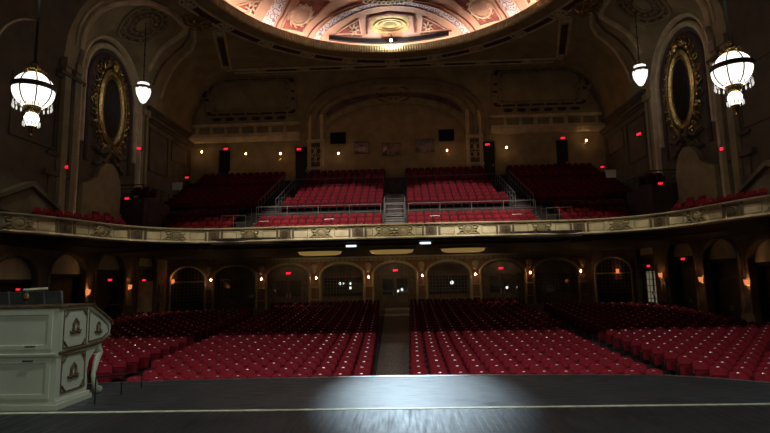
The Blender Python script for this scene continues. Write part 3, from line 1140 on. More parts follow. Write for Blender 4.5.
# ceiling mouldings: ring of rosettes round the dome, straight band before the back wall
mb = MB()
mdark = MB()
mros = MB()
zz = ZC - 0.02
def flatband(pts, w, m1, m2):
    n = len(pts)
    for sgn in (-1, 1):
        o = []
        for i, p in enumerate(pts):
            a = Vector(pts[max(0, i - 1)])
            b = Vector(pts[min(n - 1, i + 1)])
            t = (b - a).normalized()
            o.append((p[0] - t.y * sgn * w, p[1] + t.x * sgn * w, zz))
        m1.tube(o, 0.11, 6)


ring = [(DC[0] + 13.2 * math.cos(a), DC[1] + 13.2 * math.sin(a)) for a in [R(15 + 150 * k / 60) for k in range(61)]]
flatband(ring, 0.42, mb, None)
band = [(-13.4 + 26.8 * k / 30, 40.95) for k in range(31)]
flatband(band, 0.32, mb, None)
for s in (-1, 1):
    diag = [(s * (12.2 + 1.6 * k / 6), 34.2 + 6.2 * k / 6) for k in range(7)]
    flatband(diag, 0.35, mb, None)


def panel_on(pa, pb, hw, m):
    a, b = Vector((*pa, zz)), Vector((*pb, zz))
    t = (b - a).normalized()
    n = Vector((-t.y, t.x, 0)) * hw
    dn = Vector((0, 0, -0.04))
    vs = [a - n, b - n, b + n, a + n]
    m.add(vs + [v + dn for v in vs], [(0, 1, 2, 3), (7, 6, 5, 4), (0, 4, 5, 1), (1, 5, 6, 2), (2, 6, 7, 3), (3, 7, 4, 0)])


def rosette(x, y, r, m, z=zz):
    m.tube([(x + r * math.cos(2 * PI * k / 16), y + r * math.sin(2 * PI * k / 16), z - 0.03) for k in range(16)], r * 0.16, 5, True)
    m.ball((x, y, z - 0.05), r * 0.42, r * 0.42, 0.14, 8)
    mdark.lathe([(0.01, -0.02), (r, -0.02), (r, 0.0)], 16, (x, y, z))
    for k in range(6):
        a = 2 * PI * k / 6
        m.ball((x + r * 0.55 * math.cos(a), y + r * 0.55 * math.sin(a), z - 0.03), r * 0.2, r * 0.2, 0.07, 6)


for k in range(0, 11):
    a = R(15 + 15 * k)
    p = lambda a: (DC[0] + 13.2 * math.cos(a), DC[1] + 13.2 * math.sin(a))
    rosette(*p(a), 0.5, mros)
    if k < 10:
        panel_on(p(a + R(2.8)), p(a + R(7.2)), 0.26, mdark)
        panel_on(p(a + R(7.2)), p(a + R(12.2)), 0.26, mdark)
for k in range(-3, 4):
    x = k * 3.75
    rosette(x, 40.95, 0.36, mros)
    if k < 3:
        panel_on((x + 0.6, 40.95), (x + 3.15, 40.95), 0.2, mdark)
for s in (-1, 1):
    rosette(s * 12.2, 34.2, 0.4, mros)
    rosette(s * 13.8, 40.4, 0.4, mros)
    panel_on((s * 12.4, 35.0), (s * 13.6, 39.7), 0.22, mdark)
    panel_on((s * 14.3, 35.2), (s * 14.6, 39.0), 0.5, mdark)
trim(mb, M['plaster_pale'], True)
trim(mdark, M['maroon'])
trim(mros, M['plaster_pale'], True)
# gilded cartouche bosses on the ceiling beside the dome
for s, nm in ((-1, 'left'), (1, 'right')):
    p = at(197, 24, Z=ZC - 0.2) if s < 0 else at(586, 14, Z=ZC - 0.2)
    t = thing('ceiling_boss', 'gilded cartouche boss on the ceiling at the %s of the dome' % nm, 'ornament', (s * 13.1, 32.6, ZC))
    mb = MB()
    mb.lathe([(1.0, 0.0), (1.0, -0.1), (0.85, -0.22), (0.7, -0.12), (0.4, -0.2), (0.05, -0.3)], 24, (0, 0, 0), 0.06, 12)
    mb.build('boss_disc', M['old_gold'], t, True)
    for k in range(8):
        a = 2 * PI * k / 8
        MB().tube([(0.3 * math.cos(a), 0.3 * math.sin(a), -0.25), (0.6 * math.cos(a), 0.6 * math.sin(a), -0.34), (0.9 * math.cos(a + 0.25), 0.9 * math.sin(a + 0.25), -0.22)], [0.1, 0.09, 0.04], 6).build('gilt_leaf', M['gold'], t, True)
    # oval medallion in the vault over the grille
    mb = MB()
    for rr_, rad in ((1.55, 0.12), (1.15, 0.07), (0.5, 0.07)):
        mb.tube([(s * (15.9 - rr_ * 0.95 * math.cos(a)), 30.9 + rr_ * math.sin(a), ceil_z(s * (15.9 - rr_ * 0.95 * math.cos(a)), 30.9 + rr_ * math.sin(a)) - 0.04) for a in [2 * PI * k / 32 for k in range(32)]], rad, 6, True)
    for k in range(14):
        a = 2 * PI * k / 14
        for rq in (0.8, 1.35):
            x, y = s * (15.9 - rq * 0.95 * math.cos(a)), 30.9 + rq * math.sin(a)
            mb.ball((x, y, ceil_z(x, y) - 0.05), 0.16, 0.16, 0.1, 6)
    trim(mb, M['plaster'], True)
    mb = MB()
    for k in range(24):
        a, b = 2 * PI * k / 24, 2 * PI * (k + 1) / 24
        vs = []
        for rq, an in ((0.5, a), (1.5, a), (1.5, b), (0.5, b)):
            x, y = s * (15.9 - rq * 0.95 * math.cos(an)), 30.9 + rq * math.sin(an)
            vs.append((x, y, ceil_z(x, y) - 0.03))
        mb.add(vs, [(0, 1, 2, 3)])
    trim(mb, M['plaster_dark'])

# mouldings lying on the vault surface
def ceil_hit(px, py):
    d = ray(px, py)
    t = 15.0
    while t < 70:
        p = EYE + d * t
        if abs(p.x) < W and p.y < YB and p.z >= ceil_z(p.x, p.y):
            return (p.x, p.y)
        t += 0.04
    return (max(-W, min(W, p.x)), min(YB, p.y))


for nm_, r_, mt_, pl_px in (
        ('a', 0.22, 'plaster_pale', [(81, 48), (84, 32), (90, 20), (100, 9), (114, 3), (130, 1), (149, 2), (165, 8), (178, 17), (186, 27), (184, 32), (176, 38), (164, 46), (154, 58), (148, 70)]),
        ('b', 0.12, 'plaster_pale', [(76, 44), (80, 24), (89, 10), (103, 0)]),
        ('c', 0.13, 'plaster_pale', [(194, 27), (195, 40), (191, 50), (176, 64), (166, 82), (161, 98)]),
        ('d', 0.10, 'plaster_dark', [(190, 24), (189, 36), (182, 46), (170, 56), (159, 70), (153, 84)])):
    pl_pts = [ceil_hit(*q) for q in pl_px]
    sm = []
    for a_, b_ in zip(pl_pts, pl_pts[1:]):
        for k in range(8):
            sm.append((a_[0] + (b_[0] - a_[0]) * k / 8, a_[1] + (b_[1] - a_[1]) * k / 8))
    sm.append(pl_pts[-1])
    mb = MB()
    for s in (-1, 1):
        mb.tube([(-s * abs(x) * -1 if False else s * abs(x), y, ceil_z(x, y) - 0.03) for x, y in sm], r_, 6)
    trim(mb, M[mt_], True)

# coffered panels in the cove above the back cornice
for s in (-1, 1):
    mb = MB()
    mk = MB()
    mq = MB()

    def cp(x, e, off=0.06):
        y = YB - e
        return (x, y - off * 0.4, ceil_z(x, y) - off)
    xl, xr = 9.4, 15.9
    eb, et = 0.12, 1.35
    def rr_path(grow, n=6):
        P = []
        for (cx, ce, a0) in ((xr + grow - 0.9, et + grow * 0.35 - 0.5, 0), (xl - grow + 0.4, et + grow * 0.35 - 0.3, 90), (xl - grow + 0.4, eb - grow * 0.12 + 0.05, 180), (xr + grow - 0.4, eb - grow * 0.12 + 0.05, 270)):
            rx_, re_ = (0.9, 0.5) if a0 == 0 else ((0.4, 0.3) if a0 == 90 else (0.3, 0.03))
            for k in range(n + 1):
                a = R(a0 + 90 * k / n)
                P.append((cx + rx_ * math.cos(a), max(0.02, ce + re_ * math.sin(a))))
        # resample long sides so the path hugs the curved cove
        out = []
        for i in range(len(P)):
            p, q = P[i], P[(i + 1) % len(P)]
            L = max(1, int(math.hypot(q[0] - p[0], q[1] - p[1]) / 0.25))
            for k in range(L):
                out.append((p[0] + (q[0] - p[0]) * k / L, p[1] + (q[1] - p[1]) * k / L))
        return out
    for gr, rad in ((0.0, 0.08), (0.35, 0.06), (0.95, 0.09)):
        mb.tube([cp(s * x, e) for x, e in rr_path(gr)], rad, 5, True)
    pin = rr_path(0.15)
    for i, (x, e) in enumerate(pin):
        mk.box(cp(s * x, e, 0.03), (0.12, 0.1, 0.1))
    for i, (x, e) in enumerate(rr_path(0.65)):
        if i % 5 < 4:
            c = cp(s * x, e, 0.03)
            mq.box(c, (0.30, 0.2, 0.14))
    trim(mb, M['plaster'], True)
    trim(mk, M['plaster_dark'])
    trim(mq, M['maroon'])
    mb = MB()
    for k in range(6):
        x = s * (9.9 + k * 1.15)
        mb.ball((x, YB - 0.25, 16.0), 0.42, 0.12, 0.16, 8)
    trim(mb, M['maroon'], True)

# ------------------------------------------------------------------ dome
DR, DZ, DH = 12.3, 19.80, 3.3


def dz(r):
    return DZ + DH * math.sqrt(max(0.0, 1 - (r / DR) ** 2))


dome = sempty('dome', (0, 0, 0))
mb = MB()
mb.lathe([(DR * math.sin(PI / 2 * k / 30), dz(DR * math.sin(PI / 2 * k / 30))) for k in range(30, -1, -1)], 96, (DC[0], DC[1], 0))
mb.build('dome_shell', M['rose'], dome, True)
mb = MB()
n = 720
prof = [(11.78, 19.30), (11.68, 19.22), (11.52, 19.22), (11.40, 19.33), (11.34, 19.50), (11.32, 19.66), (11.36, 19.80), (11.40, 19.84)]
vs, fs = [], []
for i, (r, z) in enumerate(prof):
    for k in range(n):
        a = 2 * PI * k / n
        q = r + (0.035 if (k % 2 == 0 and 1 < i < 6) else 0.0)
        vs.append((DC[0] + q * math.cos(a), DC[1] + q * math.sin(a), z))
for i in range(len(prof) - 1):
    for k in range(n):
        l = (k + 1) % n
        fs.append((i * n + k, i * n + l, (i + 1) * n + l, (i + 1) * n + k))
mb.add(vs, fs)
mb.build('fluted_rim', M['rim'], dome)
mb = MB()
mb.lathe([(11.40, 19.84), (11.44, 19.88), (11.50, 19.84), (11.50, 19.58), (12.3, 19.58), (12.32, 19.85)], 96, (DC[0], DC[1], 0))
mb.build('cove_lip', M['rose_pale'], dome, True)
mb = MB()
mb.lathe([(11.94, 19.38), (11.94, 19.42), (12.55, 19.42), (12.55, 19.3), (12.3, 19.3), (12.0, 19.32), (11.76, 19.30)], 96, (DC[0], DC[1], 0))
mb.build('rim_flange', M['plaster'], dome, True)
mb = MB()
mb.tube([(DC[0] + 11.60 * math.cos(2 * PI * k / 72), DC[1] + 11.60 * math.sin(2 * PI * k / 72), 19.66) for k in range(72)], 0.03, 5, True)
mb.build('cove_light_tube', M['cove'], dome, True)


def hit(px, py):
    d = ray(px, py)
    best = None
    t = 20.0
    while t < 60:
        p = EYE + d * t
        r = math.hypot(p.x - DC[0], p.y - DC[1])
        if r < DR and p.z < dz(r):
            best = p
        t += 0.03
    r = math.hypot(best.x - DC[0], best.y - DC[1])
    return (best.x, best.y)


def on_dome(x, y, off=0.03):
    r = math.hypot(x - DC[0], y - DC[1])
    return (x, y, dz(min(r, DR - 0.02)) - off)


def dense(pts, step=0.25):
    out = []
    for a, b in zip(pts, pts[1:]):
        n_ = max(1, int(math.hypot(b[0] - a[0], b[1] - a[1]) / step))
        for k in range(n_):
            out.append((a[0] + (b[0] - a[0]) * k / n_, a[1] + (b[1] - a[1]) * k / n_))
    out.append(pts[-1])
    return out


def strip(mb, A, B, off=0.03):
    """ribbon between two plan polylines lying on the dome (with a little thickness)"""
    n_ = 24

    def rs(P):
        P = dense(P, 0.1)
        return [P[int(round(k * (len(P) - 1) / n_))] for k in range(n_ + 1)]
    A, B = rs(A), rs(B)
    rings = []
    mm = 8
    for a, b in zip(A, B):
        rings.append([on_dome(a[0] + (b[0] - a[0]) * k / mm, a[1] + (b[1] - a[1]) * k / mm, off) for k in range(mm + 1)])
    mb.loft(rings, False, False)


mir = lambda P, s: [(x * s, y) for x, y in P]
H_ = lambda L: [hit(*p) for p in L]
# lunette band (left half, in plan)
arch_o = H_([(311, 40.5), (315, 34), (321, 27), (330, 19.5), (341, 13), (353, 8), (365, 4.5), (377, 2), (392, 1)])
arch_i = H_([(319, 41.5), (323, 35), (329, 29), (337, 22.5), (347, 17), (357.5, 12), (368, 8.5), (379, 6.3), (392, 5.5)])
arch_b = H_([(306, 40), (310, 33), (316, 26), (325, 18.5), (337, 11), (350, 6), (363, 2.3), (377, 0.2), (392, -0.5)])
rad_o = H_([(277, -4), (268, 10), (260, 29)])
rad_i = H_([(289, -4), (280, 14), (271.5, 32)])
for s in (-1, 1):
    k_ = 1 if s < 0 else -1
    mb = MB()
    strip(mb, mir(arch_o, k_), mir(arch_i, k_))
    mb.build('blue_arch_band', M['frieze'], dome)
    mb = MB()
    strip(mb, mir(rad_o, k_), mir(rad_i, k_))
    mb.build('blue_radial_band', M['frieze'], dome)
    mb = MB()
    for A in (arch_o, arch_i, rad_o):
        mb.tube([on_dome(x, y, 0.05) for x, y in dense(mir(A, k_))], 0.05, 5)
    mb.build('cream_bead', M['rose_pale'], dome, True)
    mb = MB()
    for A in (arch_b, H_([(292, -3), (283, 15), (274.5, 33)]), H_([(331, 35.2), (338, 35.2), (362, 36)])):
        mb.tube([on_dome(x, y, 0.04) for x, y in dense(mir(A, k_))], 0.07, 5)
    mb.build('brown_line', M['rose_brown'], dome, True)
    # framed panel with cartouche
    mb = MB()
    strip(mb, mir(H_([(300, 0), (282.5, 28)]), k_), mir(H_([(330, 1), (316, 14), (301, 32)]), k_), 0.035)
    mb.build('red_panel', M['rose_red'], dome)
    mb = MB()
    q = H_([(299, 0), (281, 28.5), (302, 32.5), (318, 14), (331, 1)])
    mb.tube([on_dome(x, y, 0.05) for x, y in dense(mir(q, k_))], 0.10, 5)
    mb.build('panel_frame', M['rose'], dome, True)
    mb = MB()
    c = hit(301, 14)
    sc_ = 0.9
    for a in range(12):
        an = 2 * PI * a / 12
        bx, by = c[0] * k_ + sc_ * 0.85 * math.cos(an), c[1] + sc_ * 0.75 * math.sin(an)
        mb.tube([on_dome(bx + 0.2 * math.cos(q_ + an), by + 0.2 * math.sin(q_ + an), 0.08) for q_ in [j * 0.9 for j in range(6)]], 0.05, 5)
    mb.tube([on_dome(c[0] * k_ + sc_ * 0.85 * math.cos(2 * PI * j / 24), c[1] + sc_ * 0.74 * math.sin(2 * PI * j / 24), 0.08) for j in range(24)], 0.12, 5, True)
    mb.build('cartouche', M['cream'], dome, True)
    mb = MB()
    rings = []
    for w, of in ((1, 0.04), (0.8, 0.1), (0.4, 0.16), (0.05, 0.18)):
        rings.append([on_dome(c[0] * k_ + w * 0.72 * math.cos(2 * PI * j / 20), c[1] + w * 0.63 * math.sin(2 * PI * j / 20), of) for j in range(20)])
    mb.loft(rings, True, False)
    mb.build('cartouche_shield', M['rose'], dome, True)
    # red triangles
    for tri, orn in (([(336, 33.5), (359, 19), (361.5, 34)], (354, 29)), ([(237, 5.5), (262, 0), (254, 15.5)], (251, 6.5))):
        T3 = mir(H_(tri), k_)
        mb = MB()
        cc = (sum(p[0] for p in T3) / 3, sum(p[1] for p in T3) / 3)
        rows_ = 8
        A, B, C_ = T3
        for i in range(rows_):
            for side_ in (0,):
                l0, l1 = i / rows_, (i + 1) / rows_
                P = lambda u, v: (A[0] + (B[0] - A[0]) * u + (C_[0] - B[0]) * v * u, A[1] + (B[1] - A[1]) * u + (C_[1] - B[1]) * v * u)
                for j in range(6):
                    v0, v1 = j / 6, (j + 1) / 6
                    mb.add([on_dome(*P(l0, v0), 0.035), on_dome(*P(l1, v0), 0.035), on_dome(*P(l1, v1), 0.035), on_dome(*P(l0, v1), 0.035)], [(0, 1, 2, 3)])
        mb.build('red_triangle_panel', M['rose_red'], dome)
        mb = MB()
        mb.tube([on_dome(x, y, 0.05) for x, y in dense(T3 + [T3[0]])], 0.06, 5)
        mb.build('triangle_frame', M['rose_pale'], dome, True)
        c = hit(*orn)
        mb = MB()
        for a in range(7):
            an = 2 * PI * a / 7
            mb.tube([on_dome(c[0] * k_ + 0.12 * math.cos(an), c[1] + 0.12 * math.sin(an), 0.06), on_dome(c[0] * k_ + 0.42 * math.cos(an + 0.3), c[1] + 0.42 * math.sin(an + 0.3), 0.06)], [0.1, 0.05], 5)
        mb.build('painted_scroll', M['cream'], dome, True)
# gold oval plaque in the middle of the lunette
mb = MB()
q = H_([(367, 33.5), (369, 16.5), (390, 13), (413, 15), (415, 32)])
mb.tube([on_dome(x, y, 0.06) for x, y in dense(q)], 0.08, 5)
mb.build('plaque_frame', M['rose_brown'], dome, True)
mb = MB()
c = hit(390, 23)
for w in (1.15, 0.8):
    mb.tube([on_dome(c[0] + w * 1.05 * math.cos(2 * PI * j / 32), c[1] + w * 0.42 * math.sin(2 * PI * j / 32) + 0.1, 0.08) for j in range(32)], 0.06, 5, True)
rings = []
for w, of in ((1, 0.04), (0.8, 0.14), (0.4, 0.22), (0.05, 0.24)):
    rings.append([on_dome(c[0] + w * 0.55 * math.cos(2 * PI * j / 20), c[1] + 0.1 + w * 0.25 * math.sin(2 * PI * j / 20), of) for j in range(20)])
mb.loft(rings, True, False)
mb.build('gold_oval', M['plaque'], dome, True)
mb = MB()
mb.loft([[on_dome(c[0] + w * 1.55 * math.copysign(abs(math.cos(q_)) ** 0.6, math.cos(q_)), c[1] + 0.02 + w * 0.72 * math.copysign(abs(math.sin(q_)) ** 0.6, math.sin(q_)), of) for q_ in [2 * PI * j / 36 for j in range(36)]] for w, of in ((1.0, 0.02), (0.95, 0.06), (0.6, 0.04), (0.05, 0.04))], True, False)
mb.build('plaque_ground', M['plaque'], dome, True)
mb = MB()
c = hit(388, 1.5)
for k in range(-5, 6):
    mb.tube([on_dome(c[0] + k * 0.33 + 0.16 * math.cos(q_), c[1] - 0.02 * k * k * 0.5 + 0.16 * math.sin(q_), 0.1) for q_ in [j * 0.8 for j in range(8)]], 0.06, 5)
mb.build('keystone_scroll', M['cream'], dome, True)
# dark lighting slot above the rim, with lamp
lt = thing('lighting_trough', 'long dark curved lighting slot above the dome rim', 'light fitting', (0, 0, 0))
mb = MB()
AZ = [R(67 + 46 * k / 40) for k in range(41)]
sl = lambda r, z: [(DC[0] - 0.2 + r * math.cos(a), DC[1] + r * math.sin(a), z) for a in AZ]
ZS = 20.42
mb.loft([[(DC[0] - 0.2 + r * math.cos(a), DC[1] + r * math.sin(a), ZS + z) for r, z in ((11.72, -0.17), (11.72, 0.17), (11.94, 0.17), (11.94, -0.17))] for a in AZ])
mb.build('trough_body', M['door_dark'], lt)
mb = MB()
for k in range(0, 41, 4):
    a = AZ[k]
    mb.box((DC[0] - 0.2 + 11.70 * math.cos(a), DC[1] + 11.70 * math.sin(a), ZS), (0.05, 0.05, 0.34), a)
mb.build('trough_divider', M['black'], lt)
lp = at(391, 40.0, Y=DC[1] + 11.15)
ld = thing('dome_lamp', 'small bright lamp hanging at the centre of the dark dome slot', 'lamp', (lp.x, lp.y, lp.z))
MB().tube([(0, 0, 0.05), (0, 0.05, 0.5), (0, 0.3, 0.62)], 0.06, 6).build('lamp_bracket', M['door_dark'], ld)
mb = MB()
mb.lathe([(0.03, 0.16), (0.12, 0.14), (0.16, 0.0), (0.15, 0.0)], 14)
mb.build('lamp_hood', M['black'], ld, True)
mb = MB()
mb.ball((0, 0, -0.02), 0.12, 0.12, 0.1, 10)
mb.build('lamp_bulb', M['lampwhite'], ld, True)

# ------------------------------------------------------------------ proscenium side (behind and above the viewer's sight)
mb = MB()
mb.bbox(-W - 0.3, -13.5, 12.0, 12.5, -2, 20)
mb.bbox(13.5, W + 0.3, 12.0, 12.5, -2, 20)
mb.bbox(-13.5, 13.5, 12.0, 12.5, 12.0, 20)
struct('wall_stage', mb, M['plaster_dark'])
mb = MB()
mb.bbox(-14, 14, 1.48, 1.52, 7.09, 12.0)  # unseen border placed to cut the wash off behind the lit rows
mb.bbox(-14, 14, 0.18, 0.22, 6.2, 7.12)  # unseen flap added to keep the wash off the stage
struct('trim_light_cutoff', mb, M['black'])
mb = MB()
mb.bbox(-12, 12, -1.32, -1.2, 8.12, 8.24)
struct('trim_lighting_batten', mb, M['black'])

# ------------------------------------------------------------------ seats
def seat_parts(low=False):
    """returns dict of MBs in seat-local space: origin on floor, facing -Y"""
    out = {}
    # backrest: padded board with a domed top, leaning back
    o = []
    hw = 0.240
    for u, v in [(-hw, 0.36), (hw, 0.36), (hw, 0.80)]:
        o.append((u, v))
    na = 4 if low else 9
    for k in range(na + 1):
        a = PI * k / na
        o.append((hw * math.cos(a), 0.80 + 0.125 * math.sin(a) ** 0.8))
    o.append((-hw, 0.80))
    lean = lambda u, v, d: (u, 0.12 + (v - 0.36) * 0.22 + d, v)
    cx, cz = 0, 0.62
    sh = lambda f: [(cx + (u - cx) * f, cz + (v - cz) * f) for u, v in o]
    mb = MB()
    if low:
        mb.loft([[lean(u, v, 0.05) for u, v in o], [lean(u, v, -0.04) for u, v in sh(0.93)]])
    else:
        mb.loft([[lean(u, v, 0.06) for u, v in sh(0.97)], [lean(u, v, 0.04) for u, v in o], [lean(u, v, 0.0) for u, v in o], [lean(u, v, -0.035) for u, v in sh(0.94)], [lean(u, v, -0.055) for u, v in sh(0.75)]])
    out['backrest'] = mb
    # tipped-up seat cushion
    mb = MB()
    c0 = [(-0.24, 0.30), (0.24, 0.30), (0.245, 0.60), (0.19, 0.665), (-0.19, 0.665), (-0.245, 0.60)]
    tip = lambda u, v, d: (u, -0.04 + (v - 0.30) * 0.18 + d, v)
    if low:
        mb.loft([[tip(u, v, 0.06) for u, v in c0], [tip(u, v, -0.06) for u, v in c0]])
    else:
        sc2 = lambda f: [(u * f, 0.48 + (v - 0.48) * f) for u, v in c0]
        mb.loft([[tip(u, v, 0.08) for u, v in sc2(0.95)], [tip(u, v, 0.04) for u, v in c0], [tip(u, v, -0.03) for u, v in c0], [tip(u, v, -0.07) for u, v in sc2(0.88)]])
    out['seat'] = mb
    mb = MB()
    x = -0.284
    if low:
        mb.box((x, 0.0, 0.30), (0.025, 0.30, 0.6))
    else:
        mb.prism([(0.18, 0.0), (0.10, 0.0), (0.02, 0.28), (-0.12, 0.45), (-0.13, 0.56), (0.16, 0.58), (0.20, 0.4)], x - 0.011, x + 0.011, lambda a, b, d: (d, a, b))
        mb.box((x, 0.08, 0.02), (0.05, 0.22, 0.03))
    out['side_frame'] = mb
    mb = MB()
    if low:
        mb.box((x, 0.02, 0.615), (0.045, 0.34, 0.03))
    else:
        pr = [(-0.17, 0.590), (-0.15, 0.622), (0.0, 0.632), (0.2, 0.628), (0.21, 0.595)]
        mb.prism(pr, x - 0.024, x + 0.024, lambda a, b, d: (d, a, b))
    out['armrest'] = mb
    mb = MB()
    yb = 0.12 + (0.925 - 0.36) * 0.22
    mb.ball((0, 0.12 + (0.872 - 0.36) * 0.22 - 0.05, 0.872), 0.045, 0.004, 0.020, 10 if not low else 8)  # steel disc added to catch the lamps; stands for the glossy top's glint
    out['glint_plate'] = mb
    return out


seats = []      # (x, y, z, rz, block, row, col, individual?)
SP = 0.575
for i in range(26):
    y = 14.55 + 0.925 * i
    z = ofloor(y)
    for s, nm in ((1, 'right'), (-1, 'left')):
        xin = (0.60 + 0.012 * (y - 14.5)) if s > 0 else (0.44 + 0.034 * (y - 14.5))
        xout = (7.55 if s > 0 else 7.85) + 0.062 * (y - 14.5)
        nc = int((xout - xin) / SP)
        for c in range(nc):
            x = xin + SP * (c + 0.5)
            seats.append((s * x, y - 0.004 * x * x, z, -s * x * 0.008, nm + ' centre', i, c))
for i in range(24):
    for s, nm in ((1, 'right'), (-1, 'left')):
        y0 = 14.0 + 0.925 * i
        th = 0.26
        for c in range(15):
            x = 8.85 + 0.045 * (y0 - 14) + (c + 0.5) * SP * math.cos(th)
            y = y0 - (c + 0.5) * SP * math.sin(th)
            if x > W - 1.1 or y < 10.6:
                continue
            seats.append((s * x, y, ofloor(y0 - 2), -s * th, nm + ' side', i, c))
vis = []
for k, q in enumerate(seats):
    p = pix((q[0], q[1], q[2] + 0.9))
    if p and -6 < p[0] < 776 and p[1] < 384 and not (p[0] < 88 and p[1] > 305):
        # hidden below the stage edge?
        tx = EYE.x + (q[0] - EYE.x) * 0.65
        fr = (edge_y(tx)) / q[1]
        zline = EYE.z + (q[2] + 0.93 - EYE.z) * fr
        if zline > -0.03:
            vis.append((math.dist((q[0], q[1], q[2]), EYE), k))
vis.sort()
IND = set(k for _, k in vis[:300])
VIS = set(k for _, k in vis)

SPN = seat_parts(False)
proto = thing('theatre_seat', 'x', 'seat', (0, 0, 0), 0, 'red seats on the main floor')
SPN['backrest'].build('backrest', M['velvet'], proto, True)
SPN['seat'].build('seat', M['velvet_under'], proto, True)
SPN['side_frame'].build('side_frame', M['black'], proto)
SPN['armrest'].build('armrest', M['arm'], proto)
SPN['glint_plate'].build('glint_plate', M['steel'], proto, True)['label'] = 'small shiny disc standing for the glint on the top edge'
first = True
rest = []
rowmin = {}
for k in sorted(VIS):
    b = seats[k][4]
    rowmin[b] = min(rowmin.get(b, 99), seats[k][5])
for k, q in enumerate(seats):
    if k not in IND:
        if k in VIS:
            rest.append(q)
        continue
    row = q[5] - rowmin[q[4]]
    lab = 'red theatre seat, %s visible row from the stage, %s from the aisle, %s block' % (ORD[min(row, 17)], ORD[min(q[6], 17)], q[4])
    o = proto if first else copy_tree(proto)
    first = False
    o.location = (q[0], q[1], q[2])
    o.rotation_euler = (rnd.uniform(-0.035, 0.035), 0, q[3] + rnd.uniform(-0.05, 0.05))
    o['label'] = lab

# balcony seats join the remaining ones
def brow(y, z, x0, x1, s, rz=0.0):
    n_ = int((x1 - x0) / 0.56)
    for c in range(n_):
        rest.append((s * (x0 + 0.56 * (c + 0.5)), y, z, rz))


for i in range(3):
    for s in (-1, 1):
        brow(32.4 + 0.8 * i + 0.4, 4.5 + 0.4 * i, 0.85, 9.75 - 0.12 * i, s)
        brow(32.4 + 0.8 * i + 0.4, 4.5 + 0.4 * i, 10.9, 15.9 + 0.0 * i, s)
for i in range(6):
    for s in (-1, 1):
        brow(MID0 + MP * (i + 0.5), 6.6 + MR * i, 0.85, 8.2 - 0.06 * i, s)
        brow(MID0 + MP * (i + 0.5), 6.6 + MR * i, 9.8 - 0.04 * i, 17.4 if i > 0 else 15.0, s)
for i in range(4):
    for s in (-1, 1):
        brow(41.02 + 0.62 * (i + 0.5), 9.2 + 0.36 * i, 0.85, 8.0, s)
        brow(41.02 + 0.62 * (i + 0.5), 9.2 + 0.36 * i, 9.5, 17.2, s)
for s in (-1, 1):
    brow(33.2, 7.3, 16.4, 17.7, s)
    brow(34.3, 7.3, 16.4, 17.7, s)
    brow(35.1, 5.85, 10.9, 16.0, s)
    # single line along the side arms
    for k in range(9):
        y = 24.6 + 0.6 * k
        fx = [abs(a[0]) for a in FCURVE if a[0] < -14.6 and abs(a[1] - y) < 0.5]
        x = (sum(fx) / len(fx) if fx else 15.5) + 0.75
        if x < W - 0.5:
            rest.append((s * x, y, 4.72, -s * 1.25))
        if x + 0.75 < W - 0.8:
            rest.append((s * (x + 0.75), y, 5.05, -s * 1.25))
low = seat_parts(True)
mb = MB()
order = [('backrest', 0), ('seat', 1), ('side_frame', 2), ('armrest', 3), ('glint_plate', 4)]
for q in rest:
    ca, sa = math.cos(q[3]), math.sin(q[3])
    far = q[2] > 3
    for nm, mi in order:
        if far and nm in ('glint_plate', 'armrest'):
            continue
        src = low[nm]
        mb.cur = mi
        mb.add([(q[0] + v[0] * ca - v[1] * sa, q[1] + v[0] * sa + v[1] * ca, q[2] + v[2]) for v in src.v], src.f)
o = mb.build('theatre_seats', [M['velvet'], M['velvet_under'], M['black'], M['arm'], M['steel']], None, True)
o['kind'] = 'stuff'
o['label'] = 'farther rows of red theatre seats toward the back wall and up on the balcony'
o['category'] = 'seats'

# ------------------------------------------------------------------ balcony rails
def railing(label, pts, h, post_step, r=0.022, mids=(0.5,), mat_='rail', grp='rails on the balcony'):
    a = Vector(pts[0])
    t = thing('railing', label, 'railing', a, 0, grp)
    L = [Vector(p) - a for p in pts]
    up = Vector((0, 0, h))
    MB().tube([p + up for p in L], r * 1.25, 6).build('top_rail', M[mat_], t)
    for m_ in mids:
        MB().tube([p + up * m_ for p in L], r * 0.8, 5).build('mid_rail', M[mat_], t)
    for p, q in zip(L, L[1:]):
        n_ = max(1, int(round((q - p).length / post_step)))
        for k in range(n_ + 1):
            if k == n_ and q is not L[-1]:
                continue
            c = p + (q - p) * k / n_
            MB().tube([c, c + up], r, 5).build('post', M[mat_], t)
    return t


